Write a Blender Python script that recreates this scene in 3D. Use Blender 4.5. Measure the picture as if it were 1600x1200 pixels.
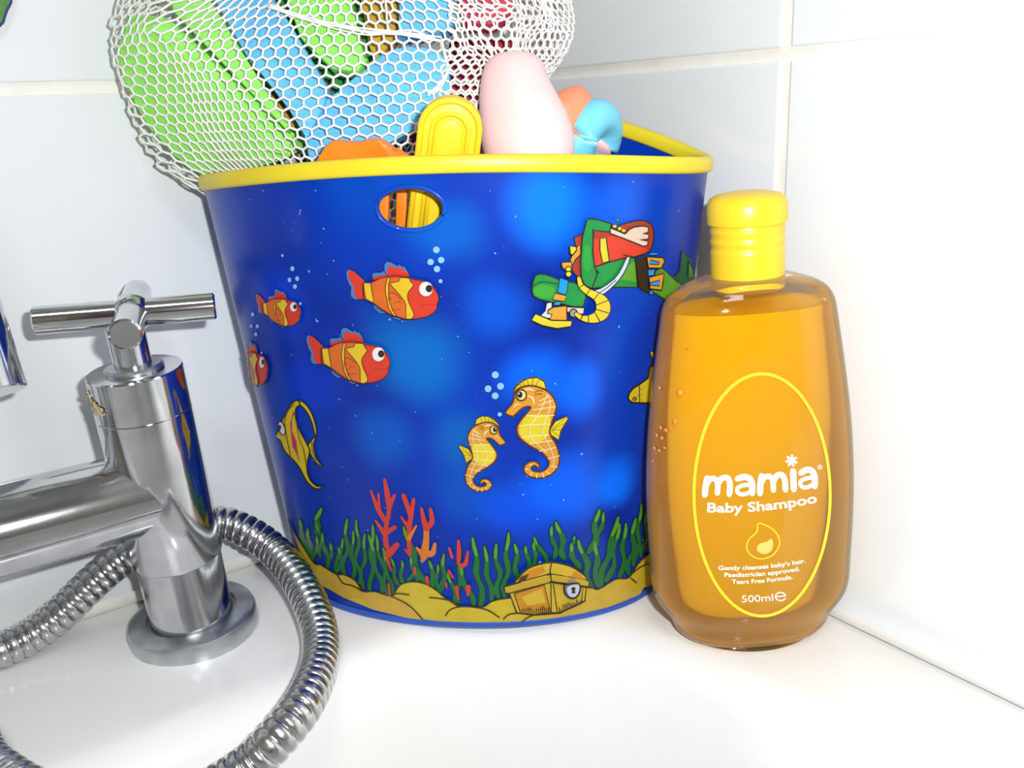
import bpy, bmesh, math, random
from math import sin, cos, pi, radians, sqrt
from mathutils import Vector, Matrix
from mathutils.bvhtree import BVHTree
from mathutils.geometry import delaunay_2d_cdt

for o in list(bpy.data.objects):
    bpy.data.objects.remove(o, do_unlink=True)
random.seed(7)
SC = bpy.context.scene
COL = SC.collection

# ------------------------------------------------------------------ camera
H = 0.24                                    # lens height above the bath ledge (z = 0); wall corner is the origin
FPX, PITCH, ROLL, HEAD = 1420.0, radians(17), radians(2.6), radians(34.9)
CAM = Vector((-1.432 * H, -1.944 * H, H))
FWD = Vector((sin(HEAD) * cos(PITCH), cos(HEAD) * cos(PITCH), -sin(PITCH)))
_r0 = Vector((cos(HEAD), -sin(HEAD), 0)); _u0 = _r0.cross(FWD)
RGT = _r0 * cos(ROLL) - _u0 * sin(ROLL)
UPV = _u0 * cos(ROLL) + _r0 * sin(ROLL)
RH = Vector((cos(HEAD), -sin(HEAD), 0)); FH = Vector((sin(HEAD), cos(HEAD), 0))
cd = bpy.data.cameras.new('camera'); cam = bpy.data.objects.new('camera', cd); COL.objects.link(cam)
cd.sensor_width = 36; cd.lens = FPX / 1600 * 36; cd.clip_start = 0.01
M = Matrix((RGT, UPV, -FWD)).transposed().to_4x4(); M.translation = CAM
cam.matrix_world = M
SC.camera = cam

# ------------------------------------------------------------------ world, lights, exposure
w = bpy.data.worlds.new('world'); SC.world = w; w.use_nodes = True
w.node_tree.nodes['Background'].inputs[0].default_value = (0.85, 0.93, 1.0, 1)
w.node_tree.nodes['Background'].inputs[1].default_value = 0.12
SC.view_settings.view_transform = 'Standard'; SC.view_settings.look = 'None'
SC.view_settings.gamma = 1; SC.view_settings.use_curve_mapping = False
SC.view_settings.exposure = 0.28

def light(name, kind, loc, target, power, size, color=(1, 1, 1), sy=None):
    l = bpy.data.lights.new(name, kind); l.energy = power; l.color = color
    if kind == 'AREA':
        l.size = size
        if sy: l.shape = 'RECTANGLE'; l.size_y = sy
    else: l.shadow_soft_size = size
    o = bpy.data.objects.new(name, l); COL.objects.link(o); o.location = loc
    d = (Vector(target) - Vector(loc)); o.rotation_euler = d.to_track_quat('-Z', 'Y').to_euler()
    return o
FL = CAM + RGT * 0.034 + UPV * 0.026
light('camera_flash', 'AREA', FL, FL + FWD * .4 + RGT * .07, 1.65, 0.016, (.97, .99, 1), 0.008)
light('ambient_fill', 'AREA', (-0.75, -1.1, 1.78), (-0.6, -0.8, 0), 11, 0.5, (.97, .99, 1))  # added overhead fill for soft ambient light, not a lamp of the room

# ------------------------------------------------------------------ pixel helpers (photo frame 1600x1200)
def ray(x, y):
    return (FWD + RGT * ((x - 800) / FPX) + UPV * ((600 - y) / FPX))      # unit camera depth
def PD(x, y, d): return CAM + ray(x, y) * d
def PZ(x, y, z=0.0):
    r = ray(x, y); return CAM + r * ((z - CAM.z) / r.z)
def PY(x, y, v):
    r = ray(x, y); return CAM + r * ((v - CAM.y) / r.y)
def depth(p): return (Vector(p) - CAM).dot(FWD)

# ------------------------------------------------------------------ materials
def lin(c):
    return tuple(((v / 255) / 12.92 if v / 255 <= .04045 else ((v / 255 + .055) / 1.055) ** 2.4) for v in c[:3]) + (1,)
def mat(name, rgb, rough=.45, metal=0.0, noise=None, scale=40, bump=0, bscale=200, coat=0, spec=.5, sss=0):
    m = bpy.data.materials.new(name); m.use_nodes = True
    nt = m.node_tree; b = nt.nodes['Principled BSDF']
    b.inputs['Base Color'].default_value = lin(rgb); b.inputs['Roughness'].default_value = rough
    b.inputs['Metallic'].default_value = metal; b.inputs['Coat Weight'].default_value = coat
    b.inputs['Specular IOR Level'].default_value = spec
    if sss:
        b.inputs['Subsurface Weight'].default_value = sss; b.inputs['Subsurface Radius'].default_value = (.004, .002, .001)
        b.inputs['Subsurface Scale'].default_value = 1
    tc = nt.nodes.new('ShaderNodeTexCoord')
    n = nt.nodes.new('ShaderNodeTexNoise'); n.inputs['Scale'].default_value = scale; n.inputs['Detail'].default_value = 4
    nt.links.new(tc.outputs['Object'], n.inputs['Vector'])
    r = nt.nodes.new('ShaderNodeValToRGB')
    c2 = noise if noise else tuple(v * .96 for v in rgb)
    r.color_ramp.elements[0].color = lin(c2); r.color_ramp.elements[1].color = lin(rgb)
    r.color_ramp.elements[0].position = .35; r.color_ramp.elements[1].position = .65
    nt.links.new(n.outputs['Fac'], r.inputs['Fac']); nt.links.new(r.outputs['Color'], b.inputs['Base Color'])
    if bump:
        n2 = nt.nodes.new('ShaderNodeTexNoise'); n2.inputs['Scale'].default_value = bscale
        nt.links.new(tc.outputs['Object'], n2.inputs['Vector'])
        bp = nt.nodes.new('ShaderNodeBump'); bp.inputs['Strength'].default_value = bump; bp.inputs['Distance'].default_value = .002
        nt.links.new(n2.outputs['Fac'], bp.inputs['Height']); nt.links.new(bp.outputs['Normal'], b.inputs['Normal'])
    return m
_flat = {}
def ink(rgb, rough=.35):
    k = tuple(rgb)
    if k not in _flat: _flat[k] = mat('print_ink_%d_%d_%d' % k, rgb if min(rgb) > 245 else tuple(min(255, v * .88) for v in rgb), rough, scale=120)
    return _flat[k]

M_tile = mat('tile_glaze', (236, 239, 240), .12, noise=(232, 236, 238), scale=6, bump=.02, bscale=12)
M_grout = mat('grout', (244, 241, 234), .8, noise=(238, 233, 224), scale=60)
M_bath = mat('bath_acrylic', (238, 238, 237), .18, noise=(234, 233, 230), scale=9)
M_seal = mat('silicone', (244, 243, 238), .35, noise=(238, 232, 220), scale=50)
M_chrome = mat('chrome', (214, 214, 216), .11, 1.0, noise=(196, 198, 202), scale=70, bump=.012, bscale=160)
M_chrome_dull = mat('chrome_dull', (206, 209, 212), .34, 1.0, noise=(184, 189, 194), scale=90, bump=.03, bscale=300)
M_net = mat('net_cord', (246, 244, 240), .7, noise=(236, 232, 228), scale=300)

# ------------------------------------------------------------------ object helpers
def tag(o, label=None, cat=None, group=None, kind=None):
    if label: o['label'] = label
    if cat: o['category'] = cat
    if group: o['group'] = group
    if kind: o['kind'] = kind
    return o
def empty(name, loc, label, cat, group=None):
    o = bpy.data.objects.new(name, None); COL.objects.link(o); o.location = loc; o.empty_display_size = .01
    return tag(o, label, cat, group)
def link(name, me, mats, parent=None, smooth=True):
    o = bpy.data.objects.new(name, me); COL.objects.link(o)
    if not isinstance(mats, (list, tuple)): mats = [mats]
    for m in mats: me.materials.append(m)
    if smooth: me.shade_smooth()
    if parent:
        o.parent = parent; o.matrix_parent_inverse = Matrix.Translation(parent.location).inverted()
    return o
def mk(name, bm, mats, parent=None, smooth=True, angle=None):
    bmesh.ops.recalc_face_normals(bm, faces=bm.faces)
    me = bpy.data.meshes.new(name); bm.to_mesh(me); bm.free()
    o = link(name, me, mats, parent, smooth)
    if smooth and angle: me.set_sharp_from_angle(angle=radians(angle))
    return o
def box(bm, c, s, bev=0):
    r = bmesh.ops.create_cube(bm, size=1, matrix=Matrix.Translation(c) @ Matrix.Diagonal((*s, 1)))
    if bev:
        es = list({e for v in r['verts'] for e in v.link_edges})
        bmesh.ops.bevel(bm, geom=es, offset=bev, segments=2, affect='EDGES', profile=.6)
def frame(d):
    d = Vector(d).normalized(); a = Vector((0, 0, 1)) if abs(d.z) < .9 else Vector((1, 0, 0))
    x = a.cross(d).normalized(); return x, d.cross(x)
def loft(bm, rings, cap0=True, cap1=True, closed=True):
    R = [[bm.verts.new(p) for p in ring] for ring in rings]
    for a, b in zip(R, R[1:]):
        n = len(a)
        for i in range(n if closed else n - 1):
            j = (i + 1) % n; bm.faces.new((a[i], a[j], b[j], b[i]))
    if cap0: bm.faces.new(R[0])
    if cap1: bm.faces.new(R[-1])
    return R
def lathe(bm, base, axis, prof, n=40, x=None, y=None):
    if x is None: x, y = frame(axis)
    axis = Vector(axis).normalized(); base = Vector(base)
    loft(bm, [[base + axis * h + (x * cos(2 * pi * i / n) + y * sin(2 * pi * i / n)) * r for i in range(n)] for r, h in prof])
def catmull(pts, per=12):
    P = [Vector(p) for p in pts]; P = [P[0] * 2 - P[1]] + P + [P[-1] * 2 - P[-2]]; out = []
    for i in range(1, len(P) - 2):
        for k in range(per):
            t = k / per; a, b, c, d = P[i - 1:i + 3]
            out.append(.5 * ((2 * b) + (c - a) * t + (2 * a - 5 * b + 4 * c - d) * t * t + (3 * b - a - 3 * c + d) * t ** 3))
    out.append(P[-2]); return out
def tube(bm, pts, rad, n=10, caps=True):
    pts = [Vector(p) for p in pts]; rings = []
    t0 = (pts[1] - pts[0]).normalized(); x, y = frame(t0)
    for i, p in enumerate(pts):
        t = (pts[min(i + 1, len(pts) - 1)] - pts[max(i - 1, 0)]).normalized()
        x = (x - t * x.dot(t)).normalized(); y = t.cross(x)
        r = rad[i] if isinstance(rad, (list, tuple)) else rad
        rings.append([p + (x * cos(2 * pi * k / n) + y * sin(2 * pi * k / n)) * r for k in range(n)])
    loft(bm, rings, caps, caps)

# ------------------------------------------------------------------ the setting: walls with single tiles
TH, G = 0.0075, 0.0056
def wall_obj(name, c, s, m=M_grout):
    bm = bmesh.new(); box(bm, c, s); o = mk(name, bm, m, smooth=False); tag(o, kind='structure'); return o
wl = wall_obj('wall_left', (-0.55, .0207, .57), (1.5, .04, 2.44))
wr = wall_obj('wall_right', (.0207, -0.82, .57), (.04, 1.68, 2.44))
zrows = [(-.012, .2565), (.2565, .521), (.521, .7875), (.7875, 1.054), (1.054, 1.3205), (1.3205, 1.587), (1.587, 1.79)]
tmesh = {}
def tile(parent, axis, a0, a1, z0, z1):
    key = (axis, round(a1 - a0, 4), round(z1 - z0, 4))
    if key not in tmesh:
        bm = bmesh.new(); L, hh = a1 - a0 - G, z1 - z0 - G
        box(bm, (0, 0, 0), (L, TH * 1.6, hh) if axis == 'x' else (TH * 1.6, L, hh), .0009)
        bmesh.ops.recalc_face_normals(bm, faces=bm.faces)
        me = bpy.data.meshes.new('tile'); bm.to_mesh(me); bm.free(); me.materials.append(M_tile); tmesh[key] = me
    o = bpy.data.objects.new('tile', tmesh[key]); COL.objects.link(o); o.parent = parent
    c = (a0 + a1) / 2; off = TH * .8 - .0008
    o.location = (c, off, (z0 + z1) / 2) if axis == 'x' else (off, c, (z0 + z1) / 2)
for z0, z1 in zrows:
    xs = [-.002, -.115, -.445, -.775, -1.105, -1.28]
    for a, b in zip(xs, xs[1:]): tile(wl, 'x', b, a, z0, z1)
    ys = [.0, -.1945, -.5245, -.8545, -1.1845, -1.5145, -1.64]
    for a, b in zip(ys, ys[1:]): tile(wr, 'y', b, a, z0, z1)
# the rest of the bathroom, behind the camera
M_paint = mat('wall_paint', (228, 222, 206), .7, noise=(222, 215, 198), scale=5)
M_door = mat('door_paint', (120, 44, 56), .5, noise=(104, 36, 48), scale=14)  # unseen door, maroon put in for its reflection in the chrome
M_floor = mat('floor_vinyl', (120, 116, 108), .5, noise=(98, 95, 90), scale=20)
wall_obj('wall_back', (-0.9, -2.22, .57), (2.5, .04, 2.44), M_paint)
wall_obj('wall_far', (-1.95, -1.1, .57), (.04, 2.3, 2.44), M_paint)
wall_obj('floor', (-0.95, -1.09, -.67), (2.1, 2.3, .04), M_floor)
wall_obj('ceiling', (-0.95, -1.09, 1.81), (2.1, 2.3, .04), mat('ceiling_paint', (235, 235, 232), .8))
bm = bmesh.new(); box(bm, (-.95, -2.19, .36), (.76, .03, 2.0), .004); dr = tag(mk('door_1', bm, M_door, smooth=False), kind='structure')
bm = bmesh.new(); lathe(bm, (-.64, -2.175, .36), (0, 1, 0), [(.012, 0), (.012, .03), (.024, .035), (.026, .05), (.015, .062), (.001, .064)], 20); mk('door_knob', bm, M_chrome, dr)

# ------------------------------------------------------------------ bath
def rrect(x0, x1, y0, y1, r, n=14):
    pts = []
    for cx, cy, a in ((x1 - r, y1 - r, 0), (x0 + r, y1 - r, pi / 2), (x0 + r, y0 + r, pi), (x1 - r, y0 + r, 1.5 * pi)):
        for k in range(n + 1):
            t = a + pi / 2 * k / n; pts.append((cx + r * cos(t), cy + r * sin(t)))
    return pts
bm = bmesh.new()
X0, X1, Y0, Y1 = -.72, -.0015, -1.63, -.0015
bx0, bx1, by0, by1 = -.64, -.077, -1.54, -.1225
prof = [(-.0145, .0, 0), (-.008, -.0006, 0), (-.002, -.003, 0), (.003, -.0075, 0), (.007, -.014, 0), (.012, -.03, 0), (.022, -.08, 0), (.035, -.16, 0),
        (.055, -.26, 0), (.08, -.32, 0), (.12, -.355, 0), (.18, -.37, 0)]
PROF = [(a, b) for a, b, _ in prof]
rings = []
RC = .115
outer = []
inner0 = rrect(bx0, bx1, by0, by1, RC)
cxm, cym = (bx0 + bx1) / 2, (by0 + by1) / 2
# outer boundary points: same angular order, pushed to the outer rectangle
for (x, y) in inner0:
    dx, dy = x - cxm, y - cym
    s = min(((X1 - cxm) / dx if dx > 0 else (X0 - cxm) / dx) if abs(dx) > 1e-6 else 9, ((Y1 - cym) / dy if dy > 0 else (Y0 - cym) / dy) if abs(dy) > 1e-6 else 9)
    outer.append((cxm + dx * s, cym + dy * s))
rings.append([Vector((x, y, -.62)) for x, y in outer])
rings.append([Vector((x, y, -.004)) for x, y in outer])
rings.append([Vector((cxm + (x - cxm) * .996, cym + (y - cym) * .9985, 0)) for x, y in outer])
for inset, z, _ in prof:
    rings.append([Vector((x, y, z)) for x, y in rrect(bx0 + inset, bx1 - inset, by0 + inset, by1 - inset, max(RC - inset * .3, .03))])
loft(bm, rings, False, True)
bath = tag(mk('bathtub', bm, M_bath, angle=50), 'white bathtub with a rounded corner ledge against the tiled walls', 'bathtub')
def cove(bm, along, length, r=.011, n=8):
    a, b = [], []
    for k in range(n + 1):
        t = pi / 2 * k / n; d, z = r - r * sin(t), r - r * cos(t)          # from the wall down onto the ledge
        for lst, l in ((a, 0.0), (b, length)):
            lst.append(Vector((-l, -.0002 - (r - d), z - .0001)) if along == 'x' else Vector((-.0002 - (r - d), -l, z - .0001)))
    for lst, l in ((a, 0.0), (b, length)): lst.append(Vector((-l, .0008, -.001)) if along == 'x' else Vector((.0008, -l, -.001)))
    loft(bm, [a, b], True, True)
for i, (al, ln, m_) in enumerate((('x', .72, M_seal), ('y', 1.6, M_bath))):
    bm = bmesh.new(); cove(bm, al, ln); tag(mk('trim_%d' % (i + 1), bm, m_, angle=40), kind='structure')

# ------------------------------------------------------------------ bucket
BC = Vector((-.1112, -.0916, 0)); PHI = -.1439
br = RH * cos(PHI) + FH * sin(PHI); bf_ = -RH * sin(PHI) + FH * cos(PHI)
BA0, BA1, BF0, BF1, BB0, BB1, BH, KF, KB = .0965, .1190, .0546, .0778, .0383, .0483, .2123, .0083, .0284
def bpt(th, t, off=0.0, dz=0.0):
    c, s = cos(th), sin(th)
    a = BA0 + (BA1 - BA0) * t + off
    b = (BF0 + (BF1 - BF0) * t if s < 0 else BB0 + (BB1 - BB0) * t) + off
    z = (BH + (KF if s < 0 else KB) * s * s) * t
    return BC + br * (a * c) + bf_ * (b * s) + Vector((0, 0, z + dz))
NB = 160
def bring(t, off=0.0, dz=0.0): return [bpt(2 * pi * i / NB, t, off, dz) for i in range(NB)]
bucket = empty('toy_bucket', BC, 'blue oval plastic bucket printed with fish and seahorses, holding toys', 'bucket')

def bucket_blue():
    m = bpy.data.materials.new('bucket_blue'); m.use_nodes = True; nt = m.node_tree; b = nt.nodes['Principled BSDF']
    tc = nt.nodes.new('ShaderNodeTexCoord')
    n = nt.nodes.new('ShaderNodeTexNoise'); n.inputs['Scale'].default_value = 15; n.inputs['Detail'].default_value = 1.5; n.inputs['Distortion'].default_value = .4
    r = nt.nodes.new('ShaderNodeValToRGB'); e = r.color_ramp.elements
    e[0].position = .30; e[0].color = lin((0, 38, 142)); e[1].position = .52; e[1].color = lin((0, 52, 166))
    x = e.new(.72); x.color = lin((0, 74, 178))
    v = nt.nodes.new('ShaderNodeTexNoise'); v.inputs['Scale'].default_value = 520; v.inputs['Detail'].default_value = 0
    vr = nt.nodes.new('ShaderNodeMath'); vr.operation = 'GREATER_THAN'; vr.inputs[1].default_value = .86
    mx = nt.nodes.new('ShaderNodeMixRGB'); mx.inputs['Color2'].default_value = lin((120, 165, 225))
    L = nt.links.new
    L(tc.outputs['Object'], n.inputs['Vector']); L(n.outputs['Fac'], r.inputs['Fac']); L(tc.outputs['Object'], v.inputs['Vector'])
    L(v.outputs['Fac'], vr.inputs[0]); L(vr.outputs[0], mx.inputs['Fac'])
    cur = r.outputs['Color']
    # glow of toys behind the thin wall, painted into the base colour as paler patches
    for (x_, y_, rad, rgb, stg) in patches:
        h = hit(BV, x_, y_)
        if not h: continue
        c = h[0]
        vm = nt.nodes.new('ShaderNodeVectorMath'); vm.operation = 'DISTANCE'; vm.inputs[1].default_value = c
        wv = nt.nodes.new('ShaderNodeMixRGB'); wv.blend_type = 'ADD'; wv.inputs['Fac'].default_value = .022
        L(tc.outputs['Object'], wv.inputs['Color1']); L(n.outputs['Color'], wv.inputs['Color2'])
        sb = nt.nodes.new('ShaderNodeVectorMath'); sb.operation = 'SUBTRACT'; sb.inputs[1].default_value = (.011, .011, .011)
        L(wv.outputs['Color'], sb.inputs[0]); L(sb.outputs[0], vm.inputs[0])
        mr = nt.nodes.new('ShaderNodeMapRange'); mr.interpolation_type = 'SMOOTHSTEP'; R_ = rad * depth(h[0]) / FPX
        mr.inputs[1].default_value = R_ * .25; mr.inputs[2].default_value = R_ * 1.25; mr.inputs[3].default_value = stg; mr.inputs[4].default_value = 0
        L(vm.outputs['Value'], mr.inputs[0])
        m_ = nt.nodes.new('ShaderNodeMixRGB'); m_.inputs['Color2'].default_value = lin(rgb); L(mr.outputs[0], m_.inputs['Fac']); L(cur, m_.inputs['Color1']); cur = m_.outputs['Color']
    L(cur, mx.inputs['Color1'])
    L(mx.outputs['Color'], b.inputs['Base Color'])
    b.inputs['Roughness'].default_value = .28; b.inputs['Specular IOR Level'].default_value = .3
    return m
# outer wall as a ray target, for the print and the handle hole
bm = bmesh.new(); NT = 46; loft(bm, [bring(k / NT) for k in range(NT + 1)], False, False); bmesh.ops.recalc_face_normals(bm, faces=bm.faces)
BV = BVHTree.FromBMesh(bm); bm.free()
def hit(bv, x, y):
    d = ray(x, y).normalized(); h = bv.ray_cast(CAM, d)
    if h[0] is None: return None
    n = h[1]
    if n.dot(d) > 0: n = -n
    return h[0], n, d
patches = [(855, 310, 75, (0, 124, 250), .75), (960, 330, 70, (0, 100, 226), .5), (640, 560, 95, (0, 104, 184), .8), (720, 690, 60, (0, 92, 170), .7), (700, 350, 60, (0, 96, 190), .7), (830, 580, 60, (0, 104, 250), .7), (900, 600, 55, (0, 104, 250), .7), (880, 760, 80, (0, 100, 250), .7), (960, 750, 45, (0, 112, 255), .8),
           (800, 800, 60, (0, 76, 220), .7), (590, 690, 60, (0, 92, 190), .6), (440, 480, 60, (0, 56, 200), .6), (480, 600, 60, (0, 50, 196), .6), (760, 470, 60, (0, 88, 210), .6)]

M_rim = mat('bucket_rim_yellow', (230, 208, 42), .4, noise=(222, 198, 36), scale=30)
M_band = mat('bucket_band_blue', (44, 84, 176), .4)
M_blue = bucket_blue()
TW = .0016
bm = bmesh.new()
NT = 46
rings = [bring(0, -.012, .003), bring(0, -TW, .0005)] 
rings = [bring(.0, 0, .0)] + [bring(k / NT) for k in range(1, NT + 1)] + [bring(k / NT, -TW) for k in range(NT, 0, -1)] + [bring(0, -TW, .0025)]
loft(bm, rings, True, True)
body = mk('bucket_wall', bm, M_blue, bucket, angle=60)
# handle hole
h0 = hit(BV, 641, 326); hn = h0[1]
hx = Vector((0, 0, 1)).cross(hn).normalized(); hy = hn.cross(hx)
px = .38 / FPX * (depth(h0[0]) / .38)
HA, HB = 52 * px, 31.5 * px
bm = bmesh.new()
loft(bm, [[h0[0] + hn * s + hx * (HA * cos(2 * pi * k / 48)) + hy * (HB * sin(2 * pi * k / 48)) for k in range(48)] for s in (-.02, .02)])
bmesh.ops.recalc_face_normals(bm, faces=bm.faces)
cme = bpy.data.meshes.new('cutter'); bm.to_mesh(cme); bm.free(); cut = bpy.data.objects.new('cutter', cme); COL.objects.link(cut)
md = body.modifiers.new('hole', 'BOOLEAN'); md.operation = 'DIFFERENCE'; md.object = cut; md.solver = 'EXACT'
bpy.context.view_layer.update()
dg = bpy.context.evaluated_depsgraph_get()
nm = bpy.data.meshes.new_from_object(body.evaluated_get(dg)); body.modifiers.clear(); body.data = nm
nm.shade_smooth(); nm.set_sharp_from_angle(angle=radians(50))
bpy.data.objects.remove(cut, do_unlink=True)
ringpts = []
for k in range(48):
    q = h0[0] + hx * ((HA + .0008) * cos(2 * pi * k / 48)) + hy * ((HB + .0008) * sin(2 * pi * k / 48))
    f = BV.find_nearest(q); ringpts.append(f[0])
def ring_tube(bm, pts, r, n=8):
    L = len(pts); rings = []
    for i in range(L):
        t = (pts[(i + 1) % L] - pts[i - 1]).normalized(); x, y = frame(t)
        rings.append([pts[i] + (x * cos(2 * pi * k / n) + y * sin(2 * pi * k / n)) * r for k in range(n)])
    rings.append(rings[0]); R = [[bm.verts.new(p) for p in g] for g in rings[:-1]]; R.append(R[0])
    for a, b in zip(R, R[1:]):
        for i in range(n):
            j = (i + 1) % n; bm.faces.new((a[i], a[j], b[j], b[i]))
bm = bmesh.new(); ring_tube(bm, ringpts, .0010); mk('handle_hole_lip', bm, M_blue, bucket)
# yellow rim: rounded-square section
bm = bmesh.new(); sec = []
for k in range(16):
    a = 2 * pi * k / 16; sec.append((.0028 * (abs(cos(a)) ** .6) * (1 if cos(a) >= 0 else -1), .0036 * (abs(sin(a)) ** .6) * (1 if sin(a) >= 0 else -1)))
R = [[bm.verts.new(bpt(2 * pi * i / NB, 1, -TW / 2 + sx, sz - .001)) for sx, sz in sec] for i in range(NB)]; R.append(R[0])
for a, b in zip(R, R[1:]):
    for i in range(16):
        j = (i + 1) % 16; bm.faces.new((a[i], a[j], b[j], b[i]))
mk('rim', bm, M_rim, bucket)
bm = bmesh.new()
loft(bm, [bring(0, -.004, .0001), bring(0, .0004, .0001), bring(0, .0013, .0012), bring(.004, .0012, .002), bring(.012, .0004, .0012)], True, False)
mk('base_band', bm, M_band, bucket)

# ------------------------------------------------------------------ print on surfaces: shapes drawn in photo pixels, laid onto the surface
class Print:
    def __init__(s, name, parent, bv, base=.00025, step=.00005):
        s.name, s.parent, s.bv, s.base, s.step = name, parent, bv, base, step
        s.v, s.f, s.mi, s.mats, s.layer = [], [], [], [], 0
        s.o = (0, 0, 1); s.fn = None
    def at(s, ox, oy, k): s.o = (ox, oy, k); return s
    def P(s, p):
        if s.fn: p = s.fn(p)
        return (s.o[0] + p[0] * s.o[2], s.o[1] + p[1] * s.o[2])
    def poly(s, pts, rgb, raw=False, fill=True):
        pts = pts if raw else [s.P(p) for p in pts]
        m = ink(rgb)
        if m not in s.mats: s.mats.append(m)
        mi = s.mats.index(m); s.layer += 1; off = s.base + s.step * s.layer
        V = [Vector(p) for p in pts]; n = len(V)
        xs = [p[0] for p in pts]; ys = [p[1] for p in pts]
        g = 14
        if fill and max(xs) - min(xs) > 18 and max(ys) - min(ys) > 18:
            y = min(ys) + g / 2
            while y < max(ys):
                x = min(xs) + g / 2
                while x < max(xs): V.append(Vector((x, y))); x += g
                y += g
        try: r = delaunay_2d_cdt(V, [], [list(range(n))], 1, 1e-4)
        except Exception: return s
        idx = {}; b0 = len(s.v)
        for i, p in enumerate(r[0]):
            h = hit(s.bv, p.x, p.y)
            if h: idx[i] = len(s.v); s.v.append(h[0] + h[1] * off)
        for f in r[2]:
            if all(i in idx for i in f): s.f.append([idx[i] for i in f]); s.mi.append(mi)
        return s
    def stroke(s, pts, wd, rgb, closed=False, taper=None, smooth=0):
        P = [Vector(s.P(p)) for p in pts]
        W = [x * s.o[2] for x in wd] if isinstance(wd, (list, tuple)) else [wd * s.o[2]] * len(P)
        if s.fn: W = [x * s.ws for x in W]
        if closed: P.append(P[0].copy()); W.append(W[0])
        if smooth:
            Q = catmull([(p.x, p.y, w_) for p, w_ in zip(P, W)], smooth); P = [Vector((q.x, q.y)) for q in Q]; W = [max(q.z, .05) for q in Q]
        m = ink(rgb)
        if m not in s.mats: s.mats.append(m)
        mi = s.mats.index(m); s.layer += 1; off = s.base + s.step * s.layer
        Q = []; n = len(P)
        for i, p in enumerate(P):
            t = (P[min(i + 1, n - 1)] - P[max(i - 1, 0)])
            if closed and i in (0, n - 1): t = P[1] - P[n - 2]
            if t.length < 1e-6: t = Vector((1, 0))
            t.normalize(); nn = Vector((-t.y, t.x)) * W[i] / 2
            Q.append((p + nn, p - nn))
        if not closed:
            t = (P[0] - P[1]).normalized() * W[0] * .5; nn = Vector((-t.y, t.x)); Q.insert(0, (P[0] + t - nn * .5, P[0] + t + nn * .5))
            t = (P[-1] - P[-2]).normalized() * W[-1] * .5; nn = Vector((-t.y, t.x)); Q.append((P[-1] + t + nn * .5, P[-1] + t - nn * .5))
        prev = None
        for a, b in Q:
            ha, hb = hit(s.bv, a.x, a.y), hit(s.bv, b.x, b.y)
            if ha and hb:
                s.v += [ha[0] + ha[1] * off, hb[0] + hb[1] * off]; cur = (len(s.v) - 2, len(s.v) - 1)
                if prev: s.f.append([prev[0], prev[1], cur[1], cur[0]]); s.mi.append(mi)
                prev = cur
            else: prev = None
        return s
    def shape(s, pts, rgb, line=None, lw=7):
        s.poly(pts, rgb)
        if line: s.stroke(pts, lw * 1.55, line, closed=True)
        return s
    def ell(s, c, rx, ry, rgb, line=None, lw=7, n=20, rot=0):
        return s.shape([(c[0] + rx * cos(2 * pi * k / n) * cos(rot) - ry * sin(2 * pi * k / n) * sin(rot), c[1] + rx * cos(2 * pi * k / n) * sin(rot) + ry * sin(2 * pi * k / n) * cos(rot)) for k in range(n)], rgb, line, lw)
    def done(s, label=None):
        me = bpy.data.meshes.new(s.name); me.from_pydata([tuple(v) for v in s.v], [], s.f)
        o = link(s.name, me, s.mats, s.parent, smooth=True)
        for p, i in zip(me.polygons, s.mi): p.material_index = i
        # make the faces look towards the camera side
        bm = bmesh.new(); bm.from_mesh(me)
        fl = [f for f in bm.faces if f.normal.dot(f.calc_center_median() - CAM) > 0]
        bmesh.ops.reverse_faces(bm, faces=fl); bm.to_mesh(me); bm.free()
        if label: o['label'] = label
        return o
def smooth_closed(pts, per=4):
    n = len(pts); out = []
    for i in range(n):
        a, b, c, d = (Vector(pts[(i + k) % n]) for k in (-1, 0, 1, 2))
        for k in range(per):
            t = k / per; q = .5 * ((2 * b) + (c - a) * t + (2 * a - 5 * b + 4 * c - d) * t * t + (3 * b - a - 3 * c + d) * t ** 3); out.append((q.x, q.y))
    return out
SMC = smooth_closed
RED, ORG, YEL, BLU, DK = (228, 62, 38), (232, 110, 34), (240, 200, 40), (36, 140, 235), (62, 22, 24)
fish_body = [(300, 500), (420, 500), (480, 470), (560, 430), (680, 400), (800, 390), (980, 410), (1100, 450), (1240, 470), (1330, 505), (1400, 580), (1460, 680), (1470, 760), (1440, 830), (1440, 900), (1380, 970), (1280, 1030), (1100, 1065), (940, 1065), (820, 1030), (700, 990), (560, 900), (470, 830), (440, 815), (350, 765), (310, 760), (300, 620)]
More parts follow.
